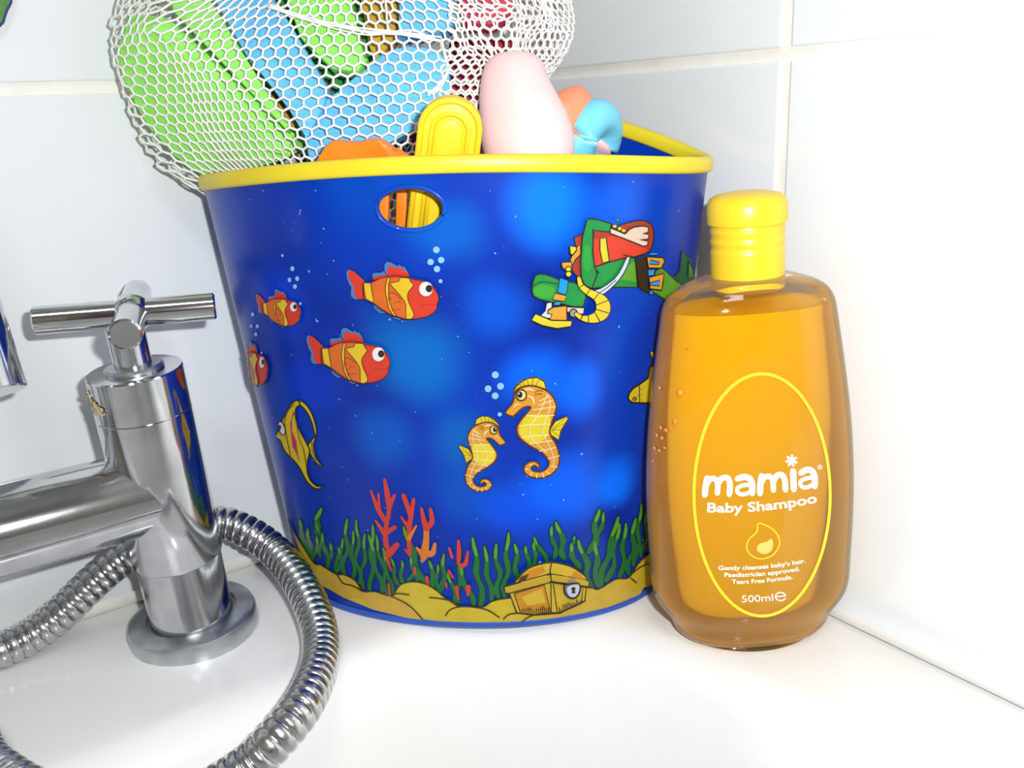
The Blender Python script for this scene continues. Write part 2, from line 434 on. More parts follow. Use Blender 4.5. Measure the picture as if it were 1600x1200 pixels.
def draw_fish(fn, ws, label):
    p = Print('printed_fish', bucket, BV).at(540, 390, .1); p.fn = fn; p.ws = ws
    p.shape([(300, 480), (150, 340), (60, 300), (10, 340), (15, 430), (50, 530), (90, 590), (80, 690), (95, 745), (160, 785), (210, 775), (320, 765)], BLU, DK, 9)
    p.poly([(300, 490), (240, 440), (150, 350), (85, 315), (45, 350), (50, 430), (95, 520), (130, 580), (130, 690), (190, 768), (320, 765)], RED)
    p.shape([(640, 400), (605, 300), (610, 220), (650, 180), (720, 190), (825, 250), (830, 215), (900, 262), (920, 245), (985, 345), (1000, 415)], BLU, DK, 9)
    p.shape([(440, 470), (415, 385), (450, 350), (550, 350), (610, 320), (640, 375), (650, 420)], BLU, DK, 9)
    p.poly([(650, 405), (655, 290), (690, 235), (820, 278), (890, 275), (930, 330), (980, 350), (995, 412)], RED)
    p.poly([(445, 468), (435, 415), (560, 390), (640, 385), (655, 410), (560, 440)], RED)
    p.shape([(450, 850), (530, 890), (650, 970), (600, 992), (540, 992), (460, 920)], BLU, DK, 8)
    p.stroke([(480, 915), (550, 915)], 8, DK).stroke([(540, 955), (600, 945)], 8, DK)
    p.shape([(740, 1030), (830, 1055), (890, 1060), (850, 1092), (780, 1075)], BLU, DK, 8)
    p.shape([(880, 1085), (930, 1100), (905, 1132), (870, 1115)], BLU, DK, 6)
    p.poly(fish_body, RED)
    p.poly([(420, 505), (480, 475), (560, 435), (660, 408), (640, 560), (650, 700), (690, 890), (730, 990), (560, 895), (465, 825)], ORG)
    p.poly([(700, 430), (860, 425), (850, 480), (740, 500), (720, 530), (900, 740), (955, 850), (955, 1060), (820, 1025), (700, 860), (690, 520)], ORG)
    p.shape([(300, 500), (410, 505), (430, 640), (460, 815), (340, 760), (315, 650)], YEL, DK, 7)
    p.shape(SMC([(870, 425), (1000, 430), (1030, 490), (1075, 540), (1000, 640), (980, 720), (1010, 830), (1080, 980), (1050, 1060), (960, 1060), (955, 850), (900, 740), (790, 610), (720, 530), (740, 500), (850, 480)], 2), YEL, DK, 7)
    p.shape([(670, 430), (715, 420), (690, 520), (690, 760), (750, 930), (810, 1020), (760, 1010), (690, 890), (640, 640), (640, 560)], YEL, DK, 7)
    p.stroke([(700, 665), (770, 655), (840, 710), (880, 750)], 7, DK, smooth=3).stroke([(705, 730), (740, 750), (700, 770)], 7, DK).stroke([(770, 830), (790, 800), (860, 790), (880, 810)], 6, DK).stroke([(740, 900), (800, 925), (880, 905)], 6, DK)
    p.stroke(fish_body, 13, DK, closed=True)
    p.ell((1270, 595), 104, 112, (242, 244, 250)); p.ell((1318, 588), 54, 58, (70, 16, 22))
    p.stroke([(1190, 825), (1300, 842), (1435, 830)], 6, (170, 40, 30))
    p.done(label)
draw_fish(None, 1, 'largest red and yellow fish printed high on the bucket')
def bbox_map(x0, y0, x1, y1):
    # fish drawing spans zoom x 10..1470, y 180..1132 (origin 540,390 scale .1)
    def fn(p):
        X = x0 + (p[0] - 10) / 1460 * (x1 - x0); Y = y0 + (p[1] - 180) / 952 * (y1 - y0)
        return ((X - 540) / .1, (Y - 390) / .1)
    return fn
draw_fish(bbox_map(479, 511, 612, 603), .93, 'middle red and yellow fish printed on the bucket')
draw_fish(bbox_map(400, 451, 473, 512), .62, 'small red and yellow fish printed on the bucket')
draw_fish(bbox_map(366, 532, 422, 606), .55, 'red fish printed at the bucket edge')
LB = (150, 205, 250)
for x, y, r in ((682, 390, 5.2), (673, 409, 5), (689.5, 406, 5), (683, 420, 5), (688.5, 439, 3.1), (457.5, 419.5, 3.9), (453, 437, 3.6), (465, 435, 3.9), (461.5, 447.5, 3.8), (470, 474, 2.6), (442, 399, 2.4),
                (395.5, 491, 3.2), (393.3, 509, 2.8), (403, 509.5, 3.2), (400.5, 522, 3.2), (409.5, 551, 2.2), (773.9, 585.3, 5.4), (762.7, 607, 5.3), (782, 603, 5.3), (773.7, 618, 5.3), (780.8, 647, 3.3)):
    bub = Print('printed_bubble', bucket, BV); bub.ell((x, y), r * (.8 if x < 480 else 1), r, LB, n=14); bub.done()
# seahorses
SO, SY, SL = (232, 160, 48), (236, 212, 44), (92, 48, 20)
sh_body = SMC([(487, 455), (540, 484), (565, 478), (640, 412), (705, 408), (640, 490), (592, 560), (587, 620), (620, 680), (700, 740), (790, 790), (848, 850), (855, 895), (830, 935), (780, 958), (722, 948), (708, 922), (738, 905), (768, 930), (776, 900), (740, 870), (690, 875), (650, 910), (648, 960), (700, 1000), (790, 1010), (880, 980), (935, 910), (945, 820), (915, 720), (872, 650), (866, 590), (900, 480), (920, 400), (890, 320), (840, 270), (760, 235), (680, 225), (600, 250), (565, 290), (560, 340), (540, 385)], 3)
def seahorse(fn, ws, label):
    p = Print('printed_seahorse', bucket, BV).at(700, 560, 220 / 1200); p.fn = fn; p.ws = ws
    p.shape([(566, 300), (560, 270), (580, 235), (620, 200), (680, 166), (760, 160), (820, 195), (835, 260), (760, 240), (690, 235), (600, 260)], SY, SL, 8)
    for a in (60, 80, 100, 120, 135): 
        c, s_ = cos(radians(a)), sin(radians(a)); p.stroke([(700 + 70 * c * 1.4, 290 - 70 * s_), (700 + 125 * c * 1.15, 290 - 125 * s_)], 7, (150, 130, 30))
    p.shape([(865, 600), (910, 530), (1005, 487), (1022, 510), (960, 610), (940, 690), (868, 645)], SY, SL, 8)
    for q in ((1000, 500), (985, 550), (965, 600), (945, 660)): p.stroke([(880, 605), q], 5, (150, 130, 30))
    p.shape(sh_body, SO, SL, 9)
    p.poly(SMC([(640, 510), (700, 470), (860, 480), (860, 580), (840, 660), (790, 700), (700, 715), (630, 660), (605, 600)], 2), SY)
    W = (250, 240, 205)
    for l in ([(725, 430), (800, 418), (910, 403)], [(670, 475), (750, 484), (900, 476)], [(608, 565), (700, 555), (868, 550)], [(630, 662), (720, 650), (858, 642)], [(690, 718), (760, 708), (880, 690)], [(775, 778), (830, 768), (912, 745)], [(848, 845), (890, 830), (942, 818)], [(870, 905), (925, 915)], [(830, 950), (858, 968)], [(800, 965), (812, 1000)], [(755, 965), (752, 1003)], [(712, 955), (700, 985)], [(680, 930), (655, 930)], [(700, 885), (705, 900)], [(765, 385), (880, 345)], [(775, 350), (850, 310)]):
        p.stroke(l, 7, W)
    p.stroke([(840, 290), (795, 400), (750, 485), (700, 560), (700, 650), (760, 720), (830, 785)], 6, W, smooth=3)
    p.stroke([(850, 300), (862, 400), (832, 485), (810, 560), (812, 640), (870, 760), (893, 850), (885, 910)], 6, W, smooth=3)
    p.stroke([(665, 300), (715, 325), (728, 380)], [4, 14, 4], W, smooth=3); p.stroke([(560, 400), (585, 372), (620, 385)], [3, 9, 3], W, smooth=3); p.stroke([(630, 255), (690, 245), (730, 262)], [4, 14, 4], W, smooth=3)
    p.stroke([(735, 275), (760, 255), (800, 262)], 6, SL); p.stroke([(735, 295), (770, 280), (790, 290)], 6, SL)
    p.ell((620, 295), 43, 46, (242, 222, 140), SL, 8); p.ell((608, 291), 23, 28, (40, 26, 20)); p.ell((600, 280), 7, 8, (240, 240, 230), n=8)
    p.done(label)
seahorse(None, 1, 'larger orange seahorse facing left, printed')
seahorse(lambda q: (490 - (q[0] - 487) * (397 / 535), 488 + (q[1] - 160) * (636 / 850)), .75, 'smaller orange seahorse facing right, printed')
# angelfish
p = Print('printed_angelfish', bucket, BV).at(400, 600, .15)
AY, AL = (226, 200, 34), (40, 34, 20)
p.shape(SMC([(440, 165), (510, 195), (570, 270), (612, 370), (636, 480), (632, 545), (612, 500), (588, 400), (548, 312), (500, 245), (460, 220), (425, 240)], 2), AY, AL, 9)
p.shape(SMC([(545, 640), (600, 565), (632, 545), (606, 620), (622, 720), (662, 810), (712, 856), (650, 832), (600, 770), (565, 705)], 2), AY, AL, 9)
p.shape(SMC([(225, 505), (250, 480), (268, 400), (300, 340), (355, 235), (400, 180), (445, 168), (468, 212), (430, 240), (420, 300), (432, 400), (480, 510), (545, 630), (570, 700), (545, 800), (542, 900), (570, 990), (640, 1058), (712, 1060), (660, 1088), (600, 1070), (530, 1000), (470, 880), (400, 790), (310, 700), (265, 590), (232, 560)], 2), AY, AL, 10)
p.poly([(370, 480), (365, 400), (392, 300), (418, 262), (420, 300), (384, 350), (385, 490), (430, 590), (440, 680), (466, 822), (430, 720), (390, 640)], (206, 44, 100))
for l in ([(405, 205), (340, 280), (310, 380), (312, 450), (340, 600), (376, 770)], [(430, 380), (460, 560), (505, 670), (535, 850)], [(590, 590), (600, 690), (640, 790)]): p.stroke(l, 11, (150, 80, 36), smooth=3)
p.ell((282, 455), 32, 72, (240, 240, 244), AL, 7, rot=-.3); p.ell((264, 445), 14, 28, (26, 30, 60))
p.stroke([(232, 530), (250, 550), (268, 548)], [10, 16, 6], (245, 240, 225))
p.done('yellow angelfish with a magenta stripe, printed')

# diver
p = Print('printed_diver', bucket, BV).at(800, 320, .15)
GR, LG, DG, DR, RD2, OR2, YE2, SKN, BL2, LN = (24, 150, 66), (92, 168, 44), (16, 104, 62), (176, 58, 40), (226, 62, 40), (232, 164, 52), (232, 208, 48), (238, 208, 190), (20, 160, 246), (44, 30, 20)
q = Print('x', bucket, BV)
def C2(pts): return [((980 + x * .28319 - 800) / .15, (340 + y * .28319 - 320) / .15) for x, y in pts]
p.shape(C2([(225, 318), (262, 322), (285, 295), (300, 178), (335, 222), (385, 214), (400, 300), (420, 340), (390, 420), (250, 380)]), DG, LN, 9)
p.shape(C2([(332, 330), (335, 235), (352, 270), (366, 330)]), LG, LN, 7)
p.shape(C2([(150, 295), (182, 272), (270, 352), (330, 400), (240, 470), (186, 440), (125, 402)]), LG, LN, 9)
p.shape([(640, 340), (700, 312), (760, 300), (750, 420), (660, 430)], DR, LN, 8)
p.shape(SMC([(610, 640), (640, 500), (720, 420), (760, 560), (740, 740), (660, 730)], 2), DR, LN, 8)
p.shape([(600, 570), (640, 465), (705, 405), (710, 510), (655, 565), (612, 640)], OR2, LN, 8)
p.shape(SMC([(830, 270), (1000, 250), (1110, 210), (1250, 170), (1380, 165), (1448, 225), (1462, 330), (1420, 480), (1270, 535), (1000, 590), (840, 640)], 2), DR, LN, 9)
p.poly([(838, 350), (1040, 318), (1180, 350), (1330, 410), (1400, 470), (1270, 530), (1000, 582), (845, 632)], RD2)
p.shape([(905, 345), (970, 338), (985, 460), (1002, 580), (932, 597), (905, 470)], YE2, LN, 8)
p.shape([(850, 642), (1000, 590), (1150, 552), (1262, 548), (1292, 852), (1050, 850), (820, 862), (780, 760)], GR, LN, 9)
p.poly([(1160, 640), (1262, 580), (1282, 800), (1120, 770)], LG)
p.shape([(768, 150), (800, 138), (880, 148), (1018, 190), (1002, 275), (838, 258), (828, 480), (850, 650), (880, 700), (820, 862), (750, 830), (712, 760), (704, 590), (722, 330)], GR, LN, 9)
p.poly([(740, 420), (800, 420), (820, 640), (760, 700), (722, 600)], (44, 168, 62))
p.stroke([(830, 240), (828, 480), (852, 650), (870, 715)], 9, LN); p.stroke([(852, 655), (905, 705)], 7, LN)
p.shape([(1010, 235), (1165, 292), (1200, 250), (1250, 224), (1340, 213), (1396, 225), (1396, 275), (1336, 293), (1402, 302), (1392, 350), (1300, 356), (1392, 370), (1386, 415), (1340, 424), (1220, 372), (1008, 290)], SKN, LN, 9)
p.poly([(1016, 190), (1175, 265), (1155, 302), (1010, 238)], LN)
for c in ((1050, 216), (1100, 240), (1140, 260)): p.ell(c, 20, 15, YE2)
p.ell((1078, 148), 18, 10, YE2, LN, 6, rot=-.6)
p.stroke([(1140, 515), (1185, 522), (1230, 525)], 9, LN)
p.shape(SMC([(1165, 540), (1202, 535), (1170, 640), (1100, 760), (1000, 865), (912, 928), (880, 905), (820, 880), (900, 858), (1040, 760), (1120, 640)], 2), (208, 222, 250), LN, 7)
p.stroke([(1060, 770), (970, 850), (885, 905)], 8, LN)
p.poly([(1258, 548), (1366, 518), (1380, 700), (1394, 912), (1328, 885), (1290, 840)], (44, 34, 28))
for b in ([(1400, 490), (1480, 485), (1475, 512), (1400, 515)], [(1380, 668), (1450, 660), (1440, 722), (1385, 726)], [(1393, 885), (1428, 878), (1428, 920), (1395, 916)]): p.shape(b, BL2, LN, 6)
p.shape([(1368, 530), (1530, 538), (1546, 580), (1512, 648), (1382, 642)], OR2, LN, 9); p.shape([(1400, 560), (1492, 585), (1486, 606), (1396, 606)], BL2, LN, 7)
p.shape([(1385, 742), (1536, 700), (1525, 800), (1512, 874), (1394, 858)], OR2, LN, 9); p.shape([(1395, 795), (1490, 770), (1486, 830), (1398, 822)], BL2, LN, 7)
p.shape(SMC([(200, 830), (228, 725), (290, 702), (380, 720), (500, 770), (720, 828), (716, 1040), (500, 1010), (340, 980), (215, 930)], 2), GR, LN, 9)
p.poly(SMC([(215, 850), (300, 810), (420, 840), (420, 940), (300, 950), (222, 910)], 2), (60, 172, 52)); p.stroke([(205, 830), (280, 785), (380, 790), (460, 805)], 9, LN, smooth=3)
p.shape([(345, 1000), (400, 995), (405, 1160), (275, 1145), (330, 1080)], (214, 222, 240), LN, 7)
p.shape([(552, 1040), (722, 1050), (716, 1112), (640, 1120), (552, 1090)], SKN, LN, 7)
p.shape([(412, 1040), (545, 1028), (550, 1185), (375, 1180), (400, 1115), (352, 1105), (360, 1072)], OR2, LN, 9)
p.shape([(480, 740), (560, 768), (552, 880), (522, 912), (455, 882)], BL2, LN, 6); p.shape([(428, 895), (542, 920), (522, 982), (405, 962)], OR2, LN, 7); p.shape([(428, 985), (492, 980), (470, 1020), (410, 1016)], BL2, LN, 6)
S2 = lambda pts: [((680 + x * .275 - 800) / .15, (320 + y * .275 - 320) / .15) for x, y in pts]
p.shape(S2([(562, 603), (650, 640), (762, 643), (757, 676), (680, 687), (600, 670), (540, 640)]), YE2, LN, 9)
p.ell((612, 1100), 38, 42, (150, 158, 140), LN, 8)
hc = [(665, 740), (690, 820), (760, 880), (840, 925), (900, 990), (905, 1080), (850, 1140), (760, 1160), (690, 1145), (640, 1110)]
hw = [34, 50, 62, 82, 130, 140, 110, 70, 46, 34]
p.stroke(hc, [v + 16 for v in hw], LN, smooth=3); p.stroke(hc, hw, YE2, smooth=3)
for i in range(1, 9):
    a, b = Vector(hc[i - 1]), Vector(hc[i + 1]); t = (b - a).normalized(); n = Vector((-t.y, t.x)) * hw[i] / 2; c = Vector(hc[i]); p.stroke([tuple(c + n), tuple(c - n)], 8, LN)
p.shape([(568, 402), (630, 408), (640, 440), (602, 496), (574, 480)], YE2, LN, 9); p.shape([(488, 570), (586, 564), (592, 630), (520, 648), (495, 620)], OR2, LN, 9)
p.ell((556, 640), 30, 28, YE2, LN, 7); p.ell((556, 690), 30, 30, YE2, LN, 7)
p.done('green wetsuit diver with red air tank, printed')
# submarine nose
p = Print('printed_submarine', bucket, BV).at(980, 340, .28319)
p.shape(SMC([(2, 990), (30, 940), (112, 884), (122, 822), (190, 815), (260, 900), (260, 1030), (130, 1022), (30, 1020)], 2), (222, 200, 40), LN, 7)
p.stroke([(64, 920), (66, 1018)], 5, LN); p.ell((38, 997), 9, 8, (200, 180, 40), LN, 4)
for c in ((75, 945), (76, 975), (75, 1005), (55, 980)): p.ell(c, 3, 3, LN, n=6)
p.shape([(118, 738), (140, 735), (140, 770), (126, 768)], (222, 200, 40), LN, 5)
p.done()

# sea floor: sand, weeds, coral, chest
SAND = [(452, 812), (461.7, 831.7), (480, 861), (493, 880), (503, 882), (526, 896), (539, 897), (557, 907), (568, 923), (587, 923), (612, 930), (626, 913), (645, 908), (664, 911), (682, 921), (697, 934), (720, 946), (738, 946), (756, 947), (770, 938), (797, 933), (860, 925), (918, 917), (934, 920), (961, 904), (981, 902), (995, 881), (1011, 866), (1040, 845)]
BOT = [(1046, 905), (1016, 925), (997, 933), (950, 951), (905, 962), (853, 970), (800, 977), (744, 978), (690, 974), (634, 964), (585, 952), (538, 933), (505, 914), (480, 890)]
weeds = Print('printed_seaweed', bucket, BV)
wl_ = []
for (tx, ty, bx_, by_, wd) in ((469, 812, 480, 862, 6), (482, 826, 486, 874, 6), (505, 833, 512, 884, 5), (517, 849, 516, 886, 5), (496, 838, 492, 876, 5), (536, 842, 526, 893, 5), (543, 811, 539, 897, 6), (552, 830, 552, 905, 5), (558, 812, 561, 910, 5), (571, 834, 566, 918, 5), (583, 820, 580, 921, 6),
        (577, 836, 598, 925, 6), (599, 856, 612, 927, 6), (628, 876, 632, 910, 5), (611, 872, 624, 912, 5), (643, 870, 650, 907, 6), (631, 823, 662, 910, 7), (671, 876, 680, 918, 6), (695, 868, 688, 926, 5), (684, 882, 686, 924, 5), (719, 858, 716, 940, 7), (700, 896, 714, 945, 6), (717, 880, 739, 944, 7), (694, 865, 690, 930, 5),
        (739, 840, 754, 944, 8), (757, 854, 768, 936, 7), (775, 850, 780, 932, 7), (794, 832, 789, 932, 7), (804, 850, 810, 900, 7), (822, 853, 824, 888, 6), (834, 848, 834, 884, 6), (835, 839, 852, 876, 6), (862, 822, 866, 872, 6), (869, 816, 884, 872, 8), (892, 850, 902, 886, 8), (897, 838, 890, 850, 5), (904, 844, 924, 916, 8), (929, 847, 934, 916, 8), (936, 796, 922, 862, 8), (942, 801, 934, 850, 6),
        (965, 808, 936, 915, 8), (967, 818, 951, 906, 7), (977, 818, 970, 900, 7), (992, 810, 982, 896, 7), (1001, 788, 992, 882, 6), (1010, 800, 1004, 868, 5), (495, 815, 505, 870, 4), (588, 836, 606, 926, 5), (648, 890, 642, 908, 5), (530, 855, 532, 890, 5)):
    n = 9; pts = []; ph = random.uniform(0, 6.28); amp = random.uniform(2.4, 4.6); wd *= .78
    for k in range(n):
        t = k / (n - 1); pts.append((tx + (bx_ - tx) * t + amp * sin(ph + t * (by_ - ty) / 8.5) * min(1, 1.6 * t + .15), ty + (by_ - ty) * t))
    wl_.append((pts, wd))
wl_.append(([(503, 794), (499, 803), (495, 809), (497, 818), (496, 830)], 7))
for pts, wd in wl_:
    W = [wd * (.55 + .75 * sin(min(1, k / 3) * 1.57)) * (1.0 + .2 * sin(k * 2.1)) for k in range(len(pts))]
    weeds.layer = 0; weeds.stroke(pts, [v + 3.2 for v in W], (10, 44, 46), smooth=2)
    weeds.layer = 1; weeds.stroke(pts, W, (16, 116, 56), smooth=2)
    weeds.layer = 2; weeds.stroke(pts[:3], [v * .8 for v in W[:3]], (92, 168, 54), smooth=2)
weeds.done('green wavy seaweed print')
co = Print('printed_coral', bucket, BV, base=.00018).at(420, 740, .20833)
CR, CO = (222, 62, 44), (230, 128, 40)
for l, wd in (([(905, 610), (880, 520), (880, 400), (903, 280), (890, 150), (870, 45)], [44, 40, 34, 32, 40, 22]), ([(875, 350), (820, 260), (768, 125)], [34, 34, 14]), ([(832, 270), (825, 150)], [22, 16]), ([(905, 250), (945, 160)], [40, 22]), ([(880, 460), (805, 350)], [40, 16]), ([(880, 440), (945, 400)], [40, 34]), ([(900, 600), (965, 530)], [60, 40]), ([(895, 640), (920, 720)], [24, 14])):
    co.stroke(l, wd, CR, smooth=4)
for l, wd in (([(1060, 600), (1055, 500), (1060, 380), (1075, 280), (1090, 190)], [30, 34, 36, 34, 26]), ([(1065, 300), (1015, 160)], [36, 34]), ([(1055, 400), (998, 320)], [34, 14]), ([(1060, 600), (1022, 560)], [22, 10])): co.stroke(l, wd, CR, smooth=4)
for l, wd in (([(1055, 480), (1110, 385)], [34, 14]), ([(1155, 655), (1170, 600), (1185, 480), (1185, 390)], [14, 60, 44, 44]), ([(1180, 590), (1230, 590), (1250, 520)], [50, 44, 24]), ([(1160, 600), (1115, 550)], [44, 20])): co.stroke(l, wd, CO, smooth=4)
for l, wd in (([(1185, 400), (1165, 330), (1150, 255)], [44, 34, 22]), ([(1190, 400), (1228, 350), (1218, 258)], [40, 40, 24]), ([(1190, 770), (1200, 820)], [26, 18]), ([(1100, 700), (1105, 740)], [22, 18]), ([(905, 820), (915, 900)], [18, 14])): co.stroke(l, wd, CR, smooth=4)
co.at(680, 760, .225)
for l, wd in (([(165, 520), (168, 440), (165, 368)], [26, 30, 18]), ([(120, 480), (102, 420)], [20, 18]), ([(190, 540), (215, 520), (230, 440)], [34, 30, 14]), ([(100, 580), (125, 620)], [24, 14]), ([(150, 690), (165, 770)], [26, 14]), ([(232, 690), (230, 740)], [40, 20]), ([(80, 660), (82, 690)], [18, 10])): co.stroke(l, wd, CR, smooth=3)
co.done('red and orange branching coral print')
p = Print('printed_sand', bucket, BV, base=.00042)
p.poly(SAND + BOT, (224, 196, 44)); 
p.poly([(503, 882), (526, 896), (539, 897), (557, 907), (568, 923), (587, 923), (612, 930), (640, 945), (662, 968), (634, 964), (585, 952), (538, 933), (505, 914)], (222, 178, 56))
p.poly([(918, 917), (934, 920), (961, 904), (981, 902), (1000, 930), (950, 951), (905, 962), (853, 970), (815, 974), (850, 957), (875, 956)], (220, 184, 50))
SLN = (70, 52, 16)
p.stroke(SAND, 2, SLN, smooth=3)
for l in ([(528, 897), (537, 910), (552, 914), (568, 923)], [(612, 930), (636, 942), (650, 954), (661, 967)], [(612, 930), (622, 926), (640, 928)], [(672, 932), (690, 934), (700, 936)], [(697, 960), (704, 951), (722, 946), (748, 948), (765, 953), (780, 963)], [(787, 965), (796, 958), (812, 956)], [(813, 972), (826, 962), (850, 956), (876, 956)], [(984, 902), (992, 909)], [(982, 898), (996, 886), (1011, 879)], [(700, 934), (716, 945)]): p.stroke(l, 2.2, SLN, smooth=3)
p.done('mustard yellow sandy sea floor print')
p = Print('printed_treasure_chest', bucket, BV, base=.0007).at(680, 760, .225)
CY, COo, CL = (224, 190, 48), (222, 146, 34), (60, 40, 14)
p.shape([(510, 718), (800, 640), (1045, 680), (1035, 790), (862, 872), (690, 886), (565, 872)], CY, CL, 8)
p.poly([(555, 740), (755, 680), (790, 860), (600, 850)], COo); p.poly([(600, 760), (740, 700), (765, 800), (640, 820)], CY); p.poly([(830, 670), (1010, 690), (1005, 780), (860, 850)], CY)
p.stroke([(548, 735), (755, 675), (798, 865)], 7, CL); p.stroke([(548, 735), (590, 860)], 7, CL); p.stroke([(815, 655), (845, 865)], 7, CL); p.stroke([(800, 640), (803, 860)], 7, CL); p.stroke([(820, 660), (1020, 690), (1012, 790)], 7, CL)
for k in range(14): x = 600 + k * 14; p.stroke([(x, 868), (x + 2, 868 - random.uniform(18, 52))], 7, CL)
for k in range(12): x = 858 + k * 13; y = 866 - k * 6.5; p.stroke([(x, y), (x - 2, y - random.uniform(18, 50))], 7, CL)
p.shape(SMC([(575, 610), (640, 548), (720, 518), (800, 505), (880, 518), (965, 552), (1042, 632), (790, 592), (560, 655)], 2), CY, CL, 8)
p.poly([(590, 610), (650, 560), (740, 530), (760, 570), (680, 610), (590, 632)], COo); p.poly([(960, 565), (1030, 625), (930, 608)], COo)
p.stroke([(800, 508), (790, 560), (790, 590)], 8, CL)
p.shape([(478, 672), (560, 648), (790, 585), (1050, 630), (1056, 660), (1045, 676), (800, 638), (490, 720)], (212, 176, 44), CL, 8); p.stroke([(790, 585), (800, 638)], 8, CL)
for k in range(6): p.stroke([(575 + k * 9, 640 - k * 3), (590 + k * 10, 605 - k * 4)], 6, CL)
p.stroke([(920, 660), (925, 625), (940, 618), (955, 625), (962, 655)], 12, (70, 74, 90), smooth=2); p.stroke([(920, 660), (925, 625), (940, 618), (955, 625), (962, 655)], 5, (200, 205, 225), smooth=2)
p.shape(SMC([(885, 670), (895, 655), (980, 645), (988, 700), (965, 742), (925, 748), (890, 715)], 2), (120, 130, 160), CL, 8); p.poly(SMC([(905, 668), (980, 652), (982, 700), (960, 735), (928, 738), (905, 710)], 2), (214, 220, 238))
p.ell((945, 682), 15, 12, CL); p.poly([(938, 688), (952, 688), (960, 712), (932, 714)], CL)
p.done('golden treasure chest with a silver padlock, printed')

# ------------------------------------------------------------------ shampoo bottle
bb = PZ(1171, 986); bb.z = 0
LEAN = radians(2.2)
bx = (RH * cos(LEAN) - Vector((0, 0, -1)) * -sin(LEAN) * -1)         # placeholder, replaced below
bz = (Vector((0, 0, 1)) * cos(LEAN) - RH * sin(LEAN)).normalized()
bx = (RH * cos(LEAN) + Vector((0, 0, 1)) * sin(LEAN)).normalized(); by = FH
bb.z = .0015 
bottle = empty('shampoo_bottle', bb, 'tall clear bottle of amber baby shampoo with a yellow cap', 'bottle')
def zs(py):                                 # height along the bottle axis that shows at photo row py
    lo, hi = -.02, .26
    for _ in range(40):
        m_ = (lo + hi) / 2; d = bb + bz * m_ - CAM
        y = 600 - FPX * d.dot(UPV) / d.dot(FWD)
        if y > py: lo = m_
        else: hi = m_
    return lo
def hw_(py, px_):                            # half width in metres at that row
    d = bb + bz * zs(py) - CAM; return px_ * d.dot(FWD) / FPX
prof = [(.0, 20), (.0012, 0)]
P = [(1022, 118), (1000, 128), (985, 134), (950, 143), (915, 149), (860, 155), (800, 159), (740, 160), (680, 158), (620, 153), (560, 146), (500, 138), (475, 134), (458, 126), (446, 112), (438, 92), (432, 72), (428, 58)]
prof = []
zt = zs(1000)
w0 = hw_(985, 130)
for f_, z_ in ((.55, .0), (.72, .0004), (.82, .002), (.90, .0055), (.955, .011)): prof.append((w0 * f_, z_))
for py, wpx in P[2:]: 
    z_ = zs(py)
    if z_ > prof[-1][1] + .001: prof.append((hw_(py, wpx), z_))
DR_ = .56
def bot_ring(wd, z, n=64, sc=1.0):
    wr_ = wd; dpt = min(wd, .0435) * DR_ if wd > .03 else wd * (DR_ + (1 - DR_) * min(1, (.03 - wd) / .012))
    return [bb + bz * z + bx * (wr_ * sc * (abs(cos(2 * pi * k / n)) ** .86) * (1 if cos(2 * pi * k / n) >= 0 else -1)) + by * (dpt * sc * (abs(sin(2 * pi * k / n)) ** .92) * (1 if sin(2 * pi * k / n) >= 0 else -1)) for k in range(n)]
# densify profile
pr = catmull([(a, b, 0) for a, b in prof], 4)
rings = [bot_ring(q.x, q.y) for q in pr]
def amber():
    m = bpy.data.materials.new('amber_shampoo'); m.use_nodes = True; nt = m.node_tree; nt.nodes.clear()
    out = nt.nodes.new('ShaderNodeOutputMaterial'); L = nt.links.new
    g = nt.nodes.new('ShaderNodeBsdfPrincipled'); g.inputs['Base Color'].default_value = (1, .74, .10, 1); g.inputs['Transmission Weight'].default_value = 1
    g.inputs['Roughness'].default_value = .02; g.inputs['IOR'].default_value = 1.36
    t = nt.nodes.new('ShaderNodeBsdfTransparent'); t.inputs[0].default_value = (1.0, .84, .13, 1)
    d = nt.nodes.new('ShaderNodeBsdfTranslucent'); d.inputs[0].default_value = (1.0, .64, .010, 1)
    d2 = nt.nodes.new('ShaderNodeBsdfDiffuse'); d2.inputs[0].default_value = (1.0, .56, .006, 1)
    n = nt.nodes.new('ShaderNodeTexNoise'); n.inputs['Scale'].default_value = 30
    tc = nt.nodes.new('ShaderNodeTexCoord'); L(tc.outputs['Object'], n.inputs['Vector'])
    m1 = nt.nodes.new('ShaderNodeMixShader'); m1.inputs[0].default_value = .82; L(d.outputs[0], m1.inputs[1]); L(d2.outputs[0], m1.inputs[2])
    m2 = nt.nodes.new('ShaderNodeMixShader'); m2.inputs[0].default_value = .42; L(t.outputs[0], m2.inputs[1]); L(g.outputs[0], m2.inputs[2])
    m3 = nt.nodes.new('ShaderNodeMixShader'); m3.inputs[0].default_value = .62; L(m2.outputs[0], m3.inputs[1]); L(m1.outputs[0], m3.inputs[2])
    L(m3.outputs[0], out.inputs['Surface'])
    return m
bm = bmesh.new(); loft(bm, rings, True, True)
bmesh.ops.recalc_face_normals(bm, faces=bm.faces)
SV = BVHTree.FromBMesh(bm)
